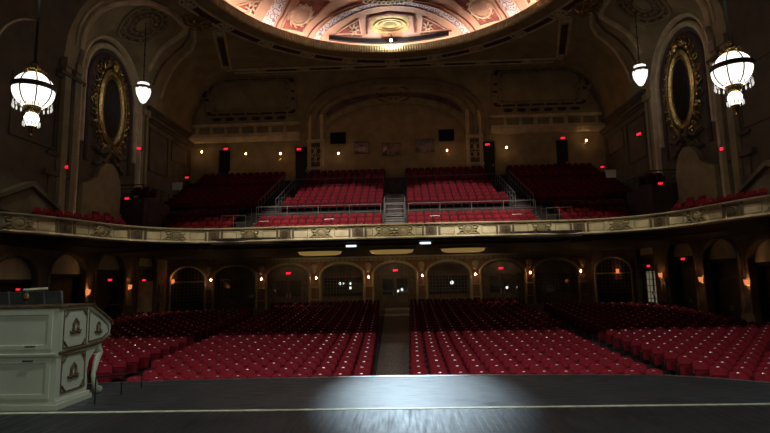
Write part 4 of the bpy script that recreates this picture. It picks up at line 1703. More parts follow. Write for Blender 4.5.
for s, nm in ((-1, 'left'), (1, 'right')):
    railing('grey tube rail behind the front balcony rows, %s of the centre stair' % nm, [(s * 0.95, 34.95, 5.85), (s * 9.6, 34.95, 5.85)], 1.0, 2.1)
    railing('grey tube rail above the middle balcony rows, %s of the centre stair' % nm, [(s * 0.9, 40.45, 8.85), (s * 8.0, 40.45, 8.85)], 1.0, 2.1)
    railing('sloping rail on the inner edge of the %s balcony stair' % nm, [(s * 8.5, 36.0, 6.55), (s * 8.25, 41.0, 9.0)], 1.0, 0.75, 0.02, (0.5,))
    railing('sloping rail on the outer edge of the %s balcony stair' % nm, [(s * 9.65, 35.6, 6.3), (s * 9.2, 41.4, 9.3)], 1.05, 0.75, 0.02, (0.5,))
    railing('short square rail at the foot of the %s balcony stair' % nm, [(s * 10.1, 34.2, 5.3), (s * 11.8, 34.2, 5.3)], 0.9, 0.85, 0.02, (0.45,))
    railing('dark rail round the raised box seats by the %s wall' % nm, [(s * 17.9, 32.35, 7.3), (s * 16.25, 32.35, 7.3), (s * 16.25, 35.9, 7.3)], 0.85, 1.1, 0.022, (0.35, 0.7), 'black')
    railing('long thin cross rail over the %s side balcony seats' % nm, [(s * 10.2, 35.8, 5.85), (s * 15.9, 35.8, 5.85)], 1.0, 2.0, 0.018, (0.5,), 'rail')
    railing('low rail beside the centre balcony stair, %s side' % nm, [(s * 0.72, 35.0, 5.9), (s * 0.72, 36.1, 6.5)], 1.0, 1.1, 0.03, (0.5, 0.75))
railing('short bright rail across the foot of the centre balcony stair', [(-0.65, 32.1, 4.5), (0.65, 32.1, 4.5)], 1.25, 1.3, 0.03, (0.8,))
railing('short bright rail across the centre balcony stair at the cross aisle', [(-0.65, 34.8, 5.85), (0.65, 34.8, 5.85)], 1.0, 1.3, 0.03, (0.6,))

# small white strips along the balcony front rows
for px, py, Y, lab in ((435, 216, 33.0, 'small white strip on the front balcony seats, nearest right of the stair'), (517, 214.5, 33.0, 'small white strip on the front balcony seats at far right'), (329, 219.3, 33.0, 'small white strip on the front balcony seats, left of the stair'), (264, 221.5, 33.0, 'small white strip on the front balcony seats at far left')):
    p = at(px, py, Y=32.3)
    mb = MB()
    mb.add([(-0.3, -0.06, 0), (0.3, -0.06, 0.01), (0.3, 0.06, 0.05), (-0.3, 0.06, 0.04), (-0.3, -0.06, -0.008), (0.3, -0.06, 0.002), (0.3, 0.06, 0.042), (-0.3, 0.06, 0.032)], [(0, 1, 2, 3), (7, 6, 5, 4), (0, 4, 5, 1), (1, 5, 6, 2), (2, 6, 7, 3), (3, 7, 4, 0)])
    o = mb.build('white_strip', M['white'], None, False, (p.x, p.y, p.z))
    o['label'] = lab
    o['category'] = 'card'
    o['group'] = 'white strips on the balcony seats'

# pale lit boxes beside the rear side walls
for px, py, lab, s in ((177, 186, 'white slanted board on the balcony by the left rear exit sign', -1), (611, 173.5, 'white slanted board on the balcony by the right rear exit sign', 1)):
    p = at(px, py, Y=37.4)
    t = thing('white_board', lab, 'board', (p.x, p.y, p.z))
    mb = MB()
    mb.prism([(-0.38, -0.32), (0.3, -0.32), (0.42, 0.3), (-0.38, 0.3)], 0, 0.05, lambda u, v, d: (u * (1 if s > 0 else -1), d + v * 0.3, v))
    mb.build('board', M['white'], t)
    MB().box((0, 0.12, -0.2), (0.05, 0.05, 0.9)).build('stand', M['black'], t)

# ------------------------------------------------------------------ exit signs
def letters():
    mb = MB()
    hh, ww, st_ = 0.16, 0.085, 0.024

    def bar(x0, z0, x1, z1):
        a, b = Vector((x0, 0, z0)), Vector((x1, 0, z1))
        d = b - a
        ang = math.atan2(d.z, d.x)
        m = Matrix.Translation((a + b) / 2) @ Matrix.Rotation(-ang, 4, 'Y')
        l, t_ = d.length / 2, st_ / 2
        vs = [m @ Vector(p) for p in ((-l, -0.008, -t_), (l, -0.008, -t_), (l, 0.008, -t_), (-l, 0.008, -t_), (-l, -0.008, t_), (l, -0.008, t_), (l, 0.008, t_), (-l, 0.008, t_))]
        mb.add(vs, [(0, 3, 2, 1), (4, 5, 6, 7), (0, 1, 5, 4), (1, 2, 6, 5), (2, 3, 7, 6), (3, 0, 4, 7)])
    h2 = hh / 2
    x = -0.18
    bar(x + 0.012, -h2, x + 0.012, h2)
    for z in (-h2 + 0.012, 0, h2 - 0.012):
        bar(x, z, x + ww, z)
    x = -0.075
    bar(x, -h2, x + ww, h2)
    bar(x, h2, x + ww, -h2)
    x = 0.055
    bar(x, -h2, x, h2)
    x = 0.1
    bar(x, h2 - 0.012, x + ww, h2 - 0.012)
    bar(x + ww / 2, -h2, x + ww / 2, h2)
    return mb


EX = thing('exit_sign', 'x', 'exit sign', (0, 0, 0), 0, 'red exit signs')
MB().box((0, 0.05, 0), (0.46, 0.09, 0.26)).build('sign_housing', M['black'], EX)
MB().box((0, 0.0, 0), (0.42, 0.014, 0.22)).build('sign_face', M['exitface'], EX)
L_ = letters()
L_.v = [(v[0], v[1] - 0.014, v[2]) for v in L_.v]
L_.build('exit_letters', M['exitred'], EX)
SIGNS = [
    (64, 167, 'X', -W, 'red EXIT sign on the left wall beside the organ grille, above the parapet'),
    (724, 148.5, 'X', W, 'red EXIT sign on the right wall beside the organ grille, above the parapet'),
    (127, 198.5, 'Y', 31.6, 'red EXIT sign on the box rail below the left organ grille'),
    (660.5, 183.5, 'Y', 31.6, 'red EXIT sign on the box rail below the right organ grille'),
    (187, 177.5, 'Y', 38.2, 'red EXIT sign low beside the white board on the left rear balcony'),
    (602.5, 167, 'Y', 38.2, 'red EXIT sign low beside the white board on the right rear balcony'),
    (639, 134, 'X', W, 'red EXIT sign on the right rear wall over a side doorway'),
    (138.5, 148.5, 'X', -W, 'dim red EXIT sign on the left rear wall over a side doorway'),
    (226, 149, 'Y', YB, 'red EXIT sign over the far left door in the upper back wall'),
    (299, 149.2, 'Y', YB, 'red EXIT sign over the doorway left of the middle arch, upper back wall'),
    (487.5, 144.5, 'Y', YB, 'red EXIT sign over the doorway right of the middle arch, upper back wall'),
    (563, 138, 'Y', YB, 'red EXIT sign over the far right door in the upper back wall'),
    (18, 289.5, 'X', -W, 'red EXIT sign under the balcony at far left above the organ console'),
    (110, 280, 'X', -W, 'red EXIT sign in the arch with the pointed drape under the balcony'),
    (144, 280.3, 'X', -W, 'red EXIT sign over the ajar pale door under the left balcony'),
    (288.5, 273.3, 'Y', YL, 'red EXIT sign in the arch of the left glazed door, lower back wall'),
    (395.5, 270.3, 'Y', YL, 'red EXIT sign in the arch of the middle glazed door, lower back wall'),
    (501, 268.2, 'Y', YL, 'red EXIT sign in the arch of the right glazed door, lower back wall'),
    (648.5, 266, 'X', W, 'red EXIT sign over the lit glass doors under the right balcony'),
    (683, 259, 'X', W, 'red EXIT sign over the black door under the right balcony'),
]
for i, (px, py, ax, v, lab) in enumerate(SIGNS):
    if ax == 'X':
        p = at(px, py, X=v - math.copysign(0.2, v))
        rz = PI / 2 if v < 0 else -PI / 2
        rz *= 0.75 if py > 240 or py < 148.2 else 0.4
    else:
        p = at(px, py, Y=v - 0.15)
        rz = 0
    o = EX if i == 0 else copy_tree(EX)
    o.location = p
    o.rotation_euler = (0, 0, rz)
    if (ax == 'X' and py > 240) or (ax == 'Y' and v < 39):
        o.scale = (0.5, 0.5, 0.5) if px < 30 else (0.72, 0.72, 0.72)
    o['label'] = lab

# ------------------------------------------------------------------ wall lamps
def sconce(kind):
    t = thing('wall_sconce', 'x', 'wall lamp', (0, 0, 0), 0, 'small lit wall lamps')
    if kind == 'box':
        MB().box((0, 0.12, 0.02), (0.16, 0.04, 0.42)).build('back_plate', M['old_gold'], t)
        mb = MB()
        mb.loft([[(-0.10, -0.08, -0.17), (0.10, -0.08, -0.17), (0.10, 0.10, -0.17), (-0.10, 0.10, -0.17)], [(-0.15, -0.12, 0.17), (0.15, -0.12, 0.17), (0.15, 0.10, 0.17), (-0.15, 0.10, 0.17)]], True, False)
        mb.build('lamp_shade', M['shade'], t)
        MB().ball((0, 0.0, -0.02), 0.055, 0.055, 0.09, 8).build('bulb', M['bulb'], t, True)
        MB().tube([(0, 0.12, -0.2), (0, 0.0, -0.24), (0, 0.0, -0.17)], 0.02, 5).build('arm', M['old_gold'], t)
    else:
        MB().lathe([(0.0, -0.02), (0.10, 0.0), (0.0, 0.02)], 10, (0, 0.14, -0.1)).build('back_plate', M['old_gold'], t)
        MB().tube([(0, 0.16, -0.12), (0, 0.0, -0.2), (0, 0.0, -0.1)], 0.02, 5).build('arm', M['old_gold'], t)
        mb = MB()
        mb.lathe([(0.035, -0.10), (0.09, -0.03), (0.085, 0.05), (0.03, 0.15), (0.01, 0.2)], 10)
        mb.build('lamp_shade', M['shade'], t, True)
        MB().ball((0, -0.07, 0.0), 0.05, 0.05, 0.07, 8).build('bulb', M['bulb'], t, True)
    return t


SB, SC = sconce('box'), sconce('candle')
lower = [(211, 280, 'left end of the lower back wall'), (261.5, 279, 'between the far left screen and left glazed door, lower back wall'),
         (316.3, 278, 'between left glazed door and the screen beside it, lower back wall'), (368.5, 277, 'left of the middle glazed door, lower back wall'),
         (422.3, 275.5, 'right of the middle glazed door, lower back wall'), (475.3, 274.3, 'left of the right glazed door, lower back wall'),
         (530, 272.6, 'between right glazed door and far right screen, lower back wall'), (580.5, 271, 'right end of the lower back wall')]
sides = [(88, 292, -1, 'nearest the organ console under the left balcony'), (130, 287, -1, 'between drape arch and ajar door under the left balcony'),
         (173, 281.5, -1, 'in the rear left corner under the balcony'), (617.5, 271, 1, 'in the rear right corner under the balcony'),
         (660.3, 275, 1, 'between lit glass doors and black door under the right balcony'), (701, 279.5, 1, 'right of the black door under the right balcony'),
         (747, 282.5, 1, 'nearest the stage under the right balcony')]
upper = [(202, 152, 'near the left end of the upper back wall'), (246, 154, 'left lamp of the pair in the upper left recess'), (280.5, 154, 'right lamp of the pair in the upper left recess'),
         (338.5, 153.5, 'below the left hanging screen, upper back wall'), (447, 150.5, 'below the right hanging screen, upper back wall'),
         (506.5, 147.5, 'right of the middle arch in the upper right recess'), (586, 140.5, 'near the right end of the upper back wall')]
f1 = f2 = True
for px, py, w in lower:
    p = at(px, py, Y=YL - 0.18)
    o = SC if f1 else copy_tree(SC)
    f1 = False
    o.location = p
    o['label'] = 'small orange candle lamp ' + w
for px, py, w in upper:
    p = at(px, py, Y=YB - 0.2)
    o = copy_tree(SC)
    o.location = p
    o['label'] = 'small glowing candle lamp ' + w
for px, py, s, w in sides:
    p = at(px, py, X=s * (W - 0.16))
    corner = px in (173, 617.5)
    if corner:
        p = at(px, py, Y=39.72 if s < 0 else 40.0)
    o = SB if f2 else copy_tree(SB)
    o.scale = (0.82, 0.82, 0.82)
    f2 = False
    o.location = p
    o.rotation_euler = (0, 0, -s * (0.43 if corner else PI / 2))
    o['label'] = 'small orange box lamp ' + w

# lobby lamps seen through the glass
first = None
for i, (px, py, r_, lab) in enumerate(((340, 283.5, 0.10, 'left white globe light in the lobby behind the screen left of centre'), (343.5, 283.5, 0.07, 'middle small white light in the lobby behind the screen left of centre'),
                      (350.5, 283.5, 0.09, 'upper right white light in the lobby behind the screen left of centre'), (350.5, 288, 0.10, 'lower right white light in the lobby behind the screen left of centre'),
                      (275.5, 290, 0.08, 'white lobby light behind the left leaf of the left glazed door'), (289, 293, 0.07, 'white lobby light behind the right leaf of the left glazed door'),
                      (398, 291, 0.09, 'left white lobby light behind the middle glazed door'), (402, 289.5, 0.10, 'right white lobby light behind the middle glazed door'),
                      (452, 282.5, 0.15, 'bright white lobby light behind the screen right of centre'), (507, 287.5, 0.10, 'left white lobby light behind the right glazed door'),
                      (517.5, 287, 0.07, 'right white lobby light behind the right glazed door'))):
    p = at(px, py, Y=YL + 1.6 + (0.6 if i in (3, 9) else 0))
    t = thing('lobby_light', lab, 'lamp', p, 0, 'lights in the lobby')
    MB().ball((0, 0, 0), r_, r_, r_ * 1.2, 8).build('globe', M['lobby'], t, True)
    MB().tube([(0, 0, r_), (0, 0, max(0.3, 3.5 - p.z))], 0.012, 4).build('stem', M['black'], t)

# ------------------------------------------------------------------ screens and booth windows on the upper back wall
for px, py, lab, s in ((338, 138, 'dark video screen hung on the upper back wall, left of the booth windows', 1), (446.3, 135, 'dark video screen hung on the upper back wall, right of the booth windows', -1)):
    p = at(px, py, Y=YB - 0.3)
    t = thing('video_screen', lab, 'screen', p, 0, 'hanging screens')
    MB().box((0, 0.05, 0), (1.36, 0.1, 1.0), 0, 0.12).build('screen_case', M['black'], t)
    MB().box((0, -0.005, 0), (1.26, 0.02, 0.9), 0, 0.12).build('screen_panel', M['screen'], t)
    MB().box((0, 0.17, 0.1), (0.2, 0.22, 0.2)).build('wall_bracket', M['black'], t)
for i, (px, py, w, h) in enumerate(((362, 147.5, 1.3, 1.0), (391.5, 149, 1.6, 1.1), (424.5, 145.5, 1.65, 1.1))):
    p = at(px, py, Y=YB - 0.05)
    r = sempty('window_%d' % (11 + i), p)
    mb = MB()
    for e in (-1, 1):
        mb.box((e * w / 2, 0, 0), (0.08, 0.12, h + 0.08))
        mb.box((0, 0, e * h / 2), (w, 0.12, 0.08))
    mb.build('frame', M['plaster_dark'], r)
    MB().box((0, 0.02, 0), (w, 0.03, h)).build('pane', M['screen'], r)
    MB().box((0.1, -0.02, h * 0.3), (w * 0.7, 0.03, 0.14)).build('sheen_strip', M['rail'], r)  # pale bar painting the sheen near the top of the pane

# ------------------------------------------------------------------ balcony underside lights
for px, py, lab in ((320, 252, 'left'), (391.5, 250, 'middle'), (463, 248, 'right')):
    p = at(px, py, Y=37.2)
    t = thing('ceiling_recess', 'long amber oval light recess under the balcony, %s one of three' % lab, 'ceiling light', (p.x, p.y, 3.86), 0, 'oval recesses under the balcony')
    mb = MB()
    el = lambda a, b, z: [(a * math.cos(2 * PI * k / 32), b * math.sin(2 * PI * k / 32), z) for k in range(32)]
    mb.loft([el(1.75, 0.95, 0.06), el(1.8, 1.0, -0.06), el(1.6, 0.82, -0.08), el(1.55, 0.8, 0.0)], True, False)
    mb.build('oval_frame', M['plaster'], t, True)
    mb = MB()
    mb.loft([el(1.62, 0.84, -0.05), el(1.5, 0.7, -0.26), el(1.2, 0.5, -0.34), el(0.1, 0.05, -0.36)], True, False)
    mb.build('lit_panel', M['oval'], t, True)
for px, py, lab, on in ((205, 249.2, 'unlit grey spotlight under the balcony front at far left', 0), (352.5, 246, 'white lit strip light under the balcony front, left of centre', 1),
                        (425.5, 243, 'white lit strip light under the balcony front, right of centre', 1), (574, 241.3, 'unlit grey spotlight under the balcony front at far right', 0)):
    p = at(px, py, Y=32.6)
    t = thing('soffit_light', lab, 'ceiling light', (p.x, p.y, p.z), 0, 'fittings under the balcony front')
    MB().box((0, 0.06, 0.02), (0.86, 0.2, 0.16)).build('light_body', M['rail'], t)
    if on:
        MB().box((-0.08 if px < 400 else 0, -0.05, -0.005), (0.66, 0.03, 0.13)).build('light_strip', emis('lit_strip_%d' % px, (0.75, 0.85, 1.0), 1.4), t)
        MB().box((-0.36, -0.05, 0), (0.06, 0.03, 0.08)).build('blue_pilot_light', emis('lit_pilot_%d' % px, (0.15, 0.25, 1.0), 2.0), t)
    else:
        MB().ball((-0.3, -0.05, 0.0), 0.05, 0.04, 0.05, 8).build('lens', M['white'], t, True)
    MB().tube([(0, 0.06, 0.08), (0, 0.06, 0.35)], 0.03, 5).build('hanger', M['black'], t)

# ------------------------------------------------------------------ chandeliers
def chandelier(px, py, X, lab):
    p = at(px, py, X=X)
    t = thing('globe_chandelier', lab, 'chandelier', p, 0, 'large globe chandeliers')
    Rg = 0.74
    seg = []
    for k in range(25):
        a = -PI / 2 + PI * k / 24
        r_, z_ = Rg * math.cos(a), 0.76 * math.sin(a)
        if -0.70 < z_ < 0.73:
            seg.append((r_, z_))
    n_ = 8
    for k in range(n_):
        MB().lathe(seg, 6, (0, 0, 0), 0, 1, 2 * PI * k / n_, 2 * PI * (k + 1) / n_).build('glass_panel', M['globe'], t, True)
        a = 2 * PI * k / n_
        MB().tube([(r_ * 1.012 * math.cos(a), r_ * 1.012 * math.sin(a), z_) for r_, z_ in seg], 0.028, 5).build('rib', M['bronze'], t, True)
    MB().lathe([(0.73, 0.02), (0.78, 0.03), (0.80, 0.13), (0.78, 0.23), (0.72, 0.25)], 48).build('band', M['bronze'], t, True)
    mb = MB()
    mb.lathe([(0.30, 0.68), (0.34, 0.71), (0.30, 0.76), (0.2, 0.80), (0.26, 0.88), (0.24, 0.95), (0.12, 1.02), (0.16, 1.10), (0.10, 1.22), (0.03, 1.28)], 16, (0, 0, 0), 0.06, 8)
    for k in range(8):
        a = 2 * PI * k / 8
        mb.tube([(0.3 * math.cos(a), 0.3 * math.sin(a), 0.68), (0.38 * math.cos(a), 0.38 * math.sin(a), 0.8), (0.3 * math.cos(a), 0.3 * math.sin(a), 0.94)], [0.04, 0.05, 0.02], 5)
    mb.build('gilt_crown', M['gold'], t, True)
    top = ceil_z(p.x, p.y)
    MB().tube([(0, 0, 1.2), (0, 0, top - p.z + 0.02)], 0.055, 6).build('rod', M['black'], t)
    MB().lathe([(0.02, -0.98), (0.16, -0.96), (0.24, -0.86), (0.30, -0.74), (0.33, -0.66), (0.26, -0.62)], 16).build('lower_collar', M['gold'], t, True)
    MB().lathe([(0.05, -1.50), (0.17, -1.42), (0.25, -1.28), (0.27, -1.12), (0.20, -0.96)], 16).build('small_bowl', M['globe'], t, True)
    MB().lathe([(0.0, -1.94), (0.06, -1.86), (0.03, -1.76), (0.1, -1.66), (0.13, -1.54), (0.17, -1.48), (0.1, -1.42)], 12).build('finial', M['gold'], t, True)
    for k in range(20):
        a = 2 * PI * k / 20
        r_ = 0.66
        mb = MB()
        mb.tube([(r_ * math.cos(a), r_ * math.sin(a), -0.46), (r_ * math.cos(a), r_ * math.sin(a), -0.60)], 0.01, 4)
        mb.ball((r_ * math.cos(a), r_ * math.sin(a), -0.68), 0.035, 0.035, 0.09, 6)
        mb.build('crystal_drop', M['crystal'], t, True)
    for k in range(14):
        a = 2 * PI * k / 14
        MB().ball((0.29 * math.cos(a), 0.29 * math.sin(a), -1.38), 0.028, 0.028, 0.10, 6).build('crystal_drop', M['crystal'], t, True)
    return p


ch_l = chandelier(33.5, 91, -14.2, 'large white globe chandelier with gilt crown hanging at the left edge')
ch_r = chandelier(732, 70.5, 14.2, 'large white globe chandelier with gilt crown hanging at the right edge')


def pendant(px, py, X, lab):
    p = at(px, py, X=X)
    t = thing('pendant_lamp', lab, 'pendant lamp', p, 0, 'small crystal pendants')
    prof = [(0.02, -0.72), (0.14, -0.66), (0.26, -0.45), (0.40, -0.15), (0.44, 0.1), (0.40, 0.3)]
    MB().lathe(prof, 24, (0, 0, 0), 0.04, 8).build('glass_bowl', M['pendant'], t, True)
    MB().lathe([(0.40, 0.22), (0.47, 0.25), (0.46, 0.40), (0.38, 0.41)], 24).build('band', M['bronze'], t, True)
    MB().lathe([(0.36, 0.38), (0.34, 0.6), (0.26, 0.62), (0.05, 0.64)], 16, (0, 0, 0), 0.05, 8).build('upper_glass', M['pendant'], t, True)
    MB().lathe([(0.2, 0.62), (0.22, 0.68), (0.08, 0.76), (0.03, 0.9)], 12).build('gilt_cap', M['gold'], t, True)
    for k in range(16):
        a = 2 * PI * k / 16
        MB().ball((0.455 * math.cos(a), 0.455 * math.sin(a), 0.2), 0.025, 0.025, 0.09, 6).build('crystal_drop', M['bronze'] if k % 2 else M['crystal'], t, True)
    top = ceil_z(p.x, p.y)
    mb = MB()
    mb.tube([(0, 0, 0.85), (0, 0, top - p.z + 0.02)], 0.03, 5)
    for k in range(4):
        mb.ball((0, 0, 1.1 + k * 0.7), 0.06, 0.06, 0.08, 6)
    mb.build('rod', M['black'], t, True)
    return p


pendant(143.3, 92.5, -15.8, 'small glowing crystal pendant in front of the left organ grille arch')
pendant(640.3, 75, 15.8, 'small glowing crystal pendant in front of the right organ grille arch')

# ------------------------------------------------------------------ organ console
oc = thing('organ_console', 'cream painted organ console with gilt ornaments at the left of the stage', 'organ console', (-4.22, 7.02, 0))
X0 = -2.9
mb = MB()      # main carcass
mb.bbox(X0, -0.02, 0.02, 0.72, 0.13, 0.735)
mb.bbox(X0, -0.02, 0.02, 0.72, 0.735, 1.35)
mb.build('carcass', M['console'], oc)
mb = MB()      # plinth
mb.bbox(X0, 0.03, -0.01, 0.74, 0.0, 0.11)
mb.bbox(X0, 0.05, -0.03, 0.76, 0.0, 0.07)
mb.build('plinth', M['console'], oc)


def framed(x0, x1, z0, z1, nm):
    mb = MB()
    yq = 0.0
    mb.bbox(x0, x1, yq, 0.03, z0, z1)
    w = 0.055
    for a, b, c, d in ((x0, x1, z1 - w, z1), (x0, x1, z0, z0 + w), (x0, x0 + w, z0 + w, z1 - w), (x1 - w, x1, z0 + w, z1 - w)):
        mb.bbox(a, b, -0.022, 0.0, c, d)
    pts = [(x0 + w, -0.008, z0 + w), (x1 - w, -0.008, z0 + w), (x1 - w, -0.008, z1 - w), (x0 + w, -0.008, z1 - w)]
    for a, b in zip(pts, pts[1:] + pts[:1]):
        mb.tube([a, b], 0.012, 6)
    return mb.build(nm, M['console'], oc)


for k in range(3):
    xa, xb = -0.06 - 0.93 * (k + 1), -0.06 - 0.93 * k
    pu = framed(xa, xb - 0.02, 0.80, 1.33, 'upper_panel')
    pl = framed(xa, xb - 0.02, 0.15, 0.68, 'lower_panel')
    xm = xa + 0.62
    MB().tube([(xm - 0.07, -0.022, 0.845), (xm - 0.06, -0.04, 0.845), (xm + 0.06, -0.04, 0.845), (xm + 0.07, -0.022, 0.845)], 0.010, 6).build('panel_handle', M['black'], pu)
    MB().tube([(xm - 0.09, -0.022, 0.655), (xm - 0.08, -0.04, 0.655), (xm + 0.04, -0.04, 0.655), (xm + 0.05, -0.022, 0.655)], 0.010, 6).build('panel_handle', M['black'], pl)
mb = MB()
mb.bbox(X0, 0.01, -0.03, 0.01, 0.705, 0.755)
mb.tube([(X0, -0.03, 0.735), (0.0, -0.03, 0.735)], 0.014, 6)
mb.build('mid_moulding', M['console'], oc)
mb = MB()
for k in range(4):
    mb.bbox(-0.085 - 0.93 * k, 0.0 if k == 0 else -0.055 - 0.93 * k, -0.006, 0.03, 0.11, 1.36)
mb.bbox(X0, -0.086, 0.0, 0.03, 1.325, 1.36)
mb.bbox(X0, -0.086, 0.0, 0.03, 0.68, 0.80)
mb.bbox(X0, -0.086, 0.0, 0.03, 0.11, 0.16)
mb.build('stile', M['console'], oc)
mb = MB()     # side cheeks: upper and lower
sidef = lambda u, v, d: (d, u, v)
mb.prism([(0.02, 0.75), (1.05, 0.80), (1.24, 0.86), (1.28, 1.02), (1.22, 1.09), (1.02, 1.2), (0.72, 1.355), (0.02, 1.36)], -0.05, 0.0, sidef)
mb.build('upper_cheek', M['console'], oc)
mb = MB()
mb.prism([(0.02, 0.10), (0.70, 0.10), (0.72, 0.2), (0.70, 0.4), (0.74, 0.55), (0.88, 0.68), (1.0, 0.74), (0.02, 0.74)], -0.05, -0.005, sidef)
mb.build('lower_cheek', M['console'], oc)
mb = MB()
for u in (0.0, -1.9):
    mb.tube([(u - 0.04, 0.98, 0.76), (u - 0.04, 1.06, 0.62), (u - 0.04, 0.98, 0.48), (u - 0.04, 0.92, 0.30), (u - 0.04, 0.98, 0.12), (u - 0.04, 1.08, 0.05)], [0.05, 0.055, 0.045, 0.035, 0.045, 0.06], 8)
mb.build('scroll_leg', M['console'], oc, True)
mb = MB()
mb.tube([(0.012, 0.03, 0.745), (0.012, 0.7, 0.77), (0.012, 1.04, 0.80), (0.012, 1.25, 0.87)], 0.02, 6)
mb.build('gilt_side_moulding', M['bronze'], oc, True)
mb = MB()     # lid
mb.bbox(X0, 0.03, -0.03, 0.80, 1.36, 1.39)
mb.prism([(0.72, 1.39), (1.04, 1.235), (1.25, 1.115), (1.30, 1.04), (1.31, 1.02), (1.28, 1.02), (1.23, 1.09), (1.03, 1.2), (0.72, 1.355)], -0.06, 0.03, sidef)
mb.build('lid', M['bronze'], oc)


def frame_side(u0, u1, v0, v1, skew=0.0):
    mb = MB()
    c = [(u0, v0), (u1, v0 + skew), (u1, v1), (u0, v1)]
    for (a, b), (c_, d) in zip(c, c[1:] + c[:1]):
        mb.tube([(0.008, a, b), (0.008, c_, d)], 0.009, 5)
    for i_, (a, b) in enumerate(c):
        sx = 1 if a == u0 else -1
        sz = 1 if b < (v0 + v1) / 2 else -1
        mb.tube([(0.01, a + sx * 0.09, b + sz * 0.015), (0.01, a + sx * 0.05, b + sz * 0.045), (0.01, a + sx * 0.02, b + sz * 0.09)], 0.014, 5)
    return mb


def wreath(u, v, k=1.0):
    mb = MB()
    mb.tube([(0.012, u + 0.055 * k * math.cos(a), v + 0.03 + 0.075 * k * math.sin(a)) for a in [R(-50 + 28 * j) for j in range(11)]], 0.017 * k, 5)
    for s in (-1, 1):
        mb.tube([(0.012, u + s * 0.02, v - 0.05), (0.012, u + s * 0.07 * k, v - 0.07 * k), (0.012, u + s * 0.11 * k, v - 0.06 * k), (0.012, u + s * 0.125 * k, v - 0.035)], [0.02, 0.018, 0.014, 0.008], 5)
        mb.tube([(0.012, u + s * 0.035, v - 0.02), (0.012, u + s * 0.075 * k, v - 0.035), (0.012, u + s * 0.08 * k, v)], [0.014, 0.014, 0.006], 5)
    mb.ball((0.012, u, v + 0.115 * k), 0.015, 0.025, 0.025, 6)
    mb.ball((0.012, u, v - 0.055), 0.018, 0.05, 0.02, 6)
    return mb


frame_side(0.10, 0.62, 0.80, 1.32).build('side_panel_border', M['bronze'], oc, True)
frame_side(0.10, 0.62, 0.20, 0.70).build('side_panel_border', M['bronze'], oc, True)
wreath(0.36, 1.06).build('gilt_wreath', M['bronze'], oc, True)
wreath(0.36, 0.44).build('gilt_wreath', M['bronze'], oc, True)
wreath(0.92, 1.0, 0.75).build('gilt_scroll', M['bronze'], oc, True)
mb = MB()
mb.tube([(0.01, 0.68, 0.82), (0.01, 0.68, 1.3), (0.01, 0.95, 1.17), (0.01, 1.18, 1.03), (0.01, 1.2, 0.92), (0.01, 1.03, 0.85), (0.01, 0.68, 0.82)], 0.009, 5)
mb.build('side_panel_border', M['bronze'], oc, True)
# music desk and lamp on top
mb = MB()
for k in range(4):
    x = -0.50 - 0.27 * k
    mb.box((x, 0.58, 1.49), (0.24, 0.02, 0.19), 0, 0.2)
mb.build('music_desk', M['slate'], oc)
mb = MB()
for k in range(5):
    x = -0.365 - 0.27 * k
    mb.box((x, 0.575, 1.49), (0.015, 0.03, 0.21), 0, 0.2)
mb.build('music_desk_frame', M['rail'], oc)
mb = MB()
mb.tube([(-0.92, 0.52, 1.615), (-0.56, 0.52, 1.63)], 0.018, 6)
mb.build('desk_lamp_shade', M['tape'], oc)
mb = MB()
mb.tube([(-0.84, 0.6, 1.39), (-0.84, 0.6, 1.6), (-0.84, 0.52, 1.62)], 0.008, 5)
mb.ball((-0.86, 0.5, 1.52), 0.045, 0.03, 0.05, 8)
mb.build('desk_lamp_stem', M['old_gold'], oc, True)

# black bar and posts added for the dark seat bases and aisle shading
t = thing('dark_bar_posts', 'thin black bar with posts for the dark seat bases between organ console and the left seats', 'dark bar', (-3.72, 7.25, 0))
P0 = at(96, 377, Y=7.3) - Vector((-3.72, 7.25, 0))
P1 = at(122, 374.5, Y=7.9) - Vector((-3.72, 7.25, 0))
P2 = at(142, 372, Y=8.4) - Vector((-3.72, 7.25, 0))
MB().tube([P0, P1, P2], 0.012, 6).build('top_rail', M['black'], t)
for P_ in (P0, P1, P2):
    MB().tube([P_, Vector((P_.x, P_.y, 0.0))], 0.010, 6).build('post', M['black'], t)

# ------------------------------------------------------------------ lights
def spot(name, loc, target, power, angle, blend, col, radius):
    l = bpy.data.lights.new(name, 'SPOT')
    l.energy = power
    l.spot_size = R(angle)
    l.spot_blend = blend
    l.color = col
    l.shadow_soft_size = radius
    o = bpy.data.objects.new(name, l)
    COL.objects.link(o)
    o.location = loc
    d = Vector(target) - Vector(loc)
    o.rotation_euler = d.to_track_quat('-Z', 'Y').to_euler()
    return o


# stage batten lamps washing the front of the house
for x in (-6, 0, 6):
    spot('batten_lamp', (x, -1.1, 8.0), (x * 1.2, 20, 0), 2150, 100, 0.4, (1.0, 0.93, 0.86), 0.02)
# lamp in the dome slot pointing at the stage
spot('dome_slot_spot', (lp.x, lp.y - 0.15, lp.z + 0.1), (0.75, 7.85, 0), 66000, 5.3, 1.0, (0.66, 0.86, 1.0), 0.08)
# lamp just over the rim
pl_ = bpy.data.lights.new('rim_light', 'POINT')
pl_.energy = 300
pl_.color = (0.92, 0.97, 1.0)
pl_.shadow_soft_size = 0.05
po = bpy.data.objects.new('rim_light', pl_)
COL.objects.link(po)
po.location = (lp.x, lp.y - 0.12, lp.z - 0.1)
# warm lamps in the oval recesses under the balcony
for x in (-6.4, -0.4, 5.4):
    spot('recess_lamp', (x, 37.3, 3.3), (x, 41.2, 2.0), 60, 110, 0.6, (1.0, 0.72, 0.42), 0.2)
# added spots under the dome, shaped to light the middle balcony rows
for x in (-4.3, 4.3):
    spot('balcony_fill_spot', (x, 22.0, 20.6), (x, 35.8, 6.2), 10500, 31, 0.35, (1.0, 0.9, 0.85), 0.15)

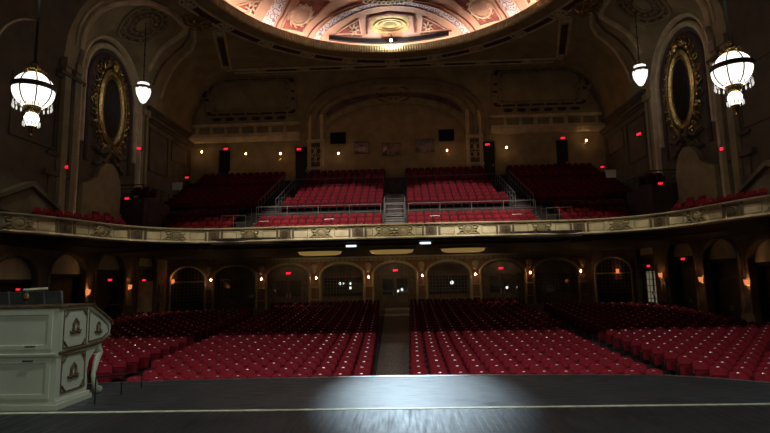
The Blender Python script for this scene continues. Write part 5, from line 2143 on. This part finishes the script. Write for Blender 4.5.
# added spots without fittings, brightening the balcony front
for k in range(27):
    u_ = -22.1 + 1.7 * k
    x, y, a_ = on_curve(u_)
    ax_ = abs(x)
    e = 4600 if ax_ < 10 else (2900 if ax_ < 13 else (1900 if ax_ < 16 else 1300))
    spot('balcony_front_fill', (x * 0.75, 16.0, 19.0), (x, y, 6.8 if ax_ < 10.0 else (6.0 if ax_ < 13 else 5.5)), e, 14 if ax_ < 10.0 else 11, 0.3, (1.0, 0.90, 0.68), 0.1)
# unseen area light added to lift the console and stage
al = bpy.data.lights.new('stage_fill', 'AREA')
al.energy = 60
al.size = 0.8
al.color = (0.93, 1.0, 0.95)
ao = bpy.data.objects.new('stage_fill', al)
COL.objects.link(ao)
ao.location = (1.5, -2.0, 5.0)
ao.rotation_euler = (Vector((-4.2, 7.4, 0.6)) - Vector((1.5, -2.0, 5.0))).to_track_quat('-Z', 'Y').to_euler()

spot('console_fill', (2.5, -2.2, 4.6), (-4.9, 7.2, 0.7), 400, 24, 0.6, (0.93, 1.0, 0.84), 0.25)  # unseen spot added to brighten the console
spot('stage_floor_fill', (0, 5.0, 9.5), (0, 6.6, 0), 1050, 105, 0.5, (0.85, 0.95, 1.0), 0.4)  # unseen overhead spot added to lift the stage floor
for x in (-9, 0, 9):  # added points without fittings, so the lobby wall shows through the glass
    lb = bpy.data.lights.new('lobby_fill', 'POINT')
    lb.energy = 14
    lb.color = (1.0, 0.75, 0.5)
    lb.shadow_soft_size = 0.15
    lo_ = bpy.data.objects.new('lobby_fill', lb)
    COL.objects.link(lo_)
    lo_.location = (x, YL + 2.4, 3.1)

w = bpy.data.worlds.new('world')
sc.world = w
w.use_nodes = True
w.node_tree.nodes['Background'].inputs[0].default_value = (0.9, 0.95, 1.0, 1)
w.node_tree.nodes['Background'].inputs[1].default_value = 0.004

vs_ = sc.view_settings
vs_.view_transform = 'Standard'
vs_.look = 'None'
vs_.exposure = 0.0
vs_.gamma = 1.0
vs_.use_curve_mapping = False
sc.cycles.max_bounces = 6
sc.cycles.diffuse_bounces = 3
sc.cycles.caustics_reflective = False
sc.cycles.caustics_refractive = False
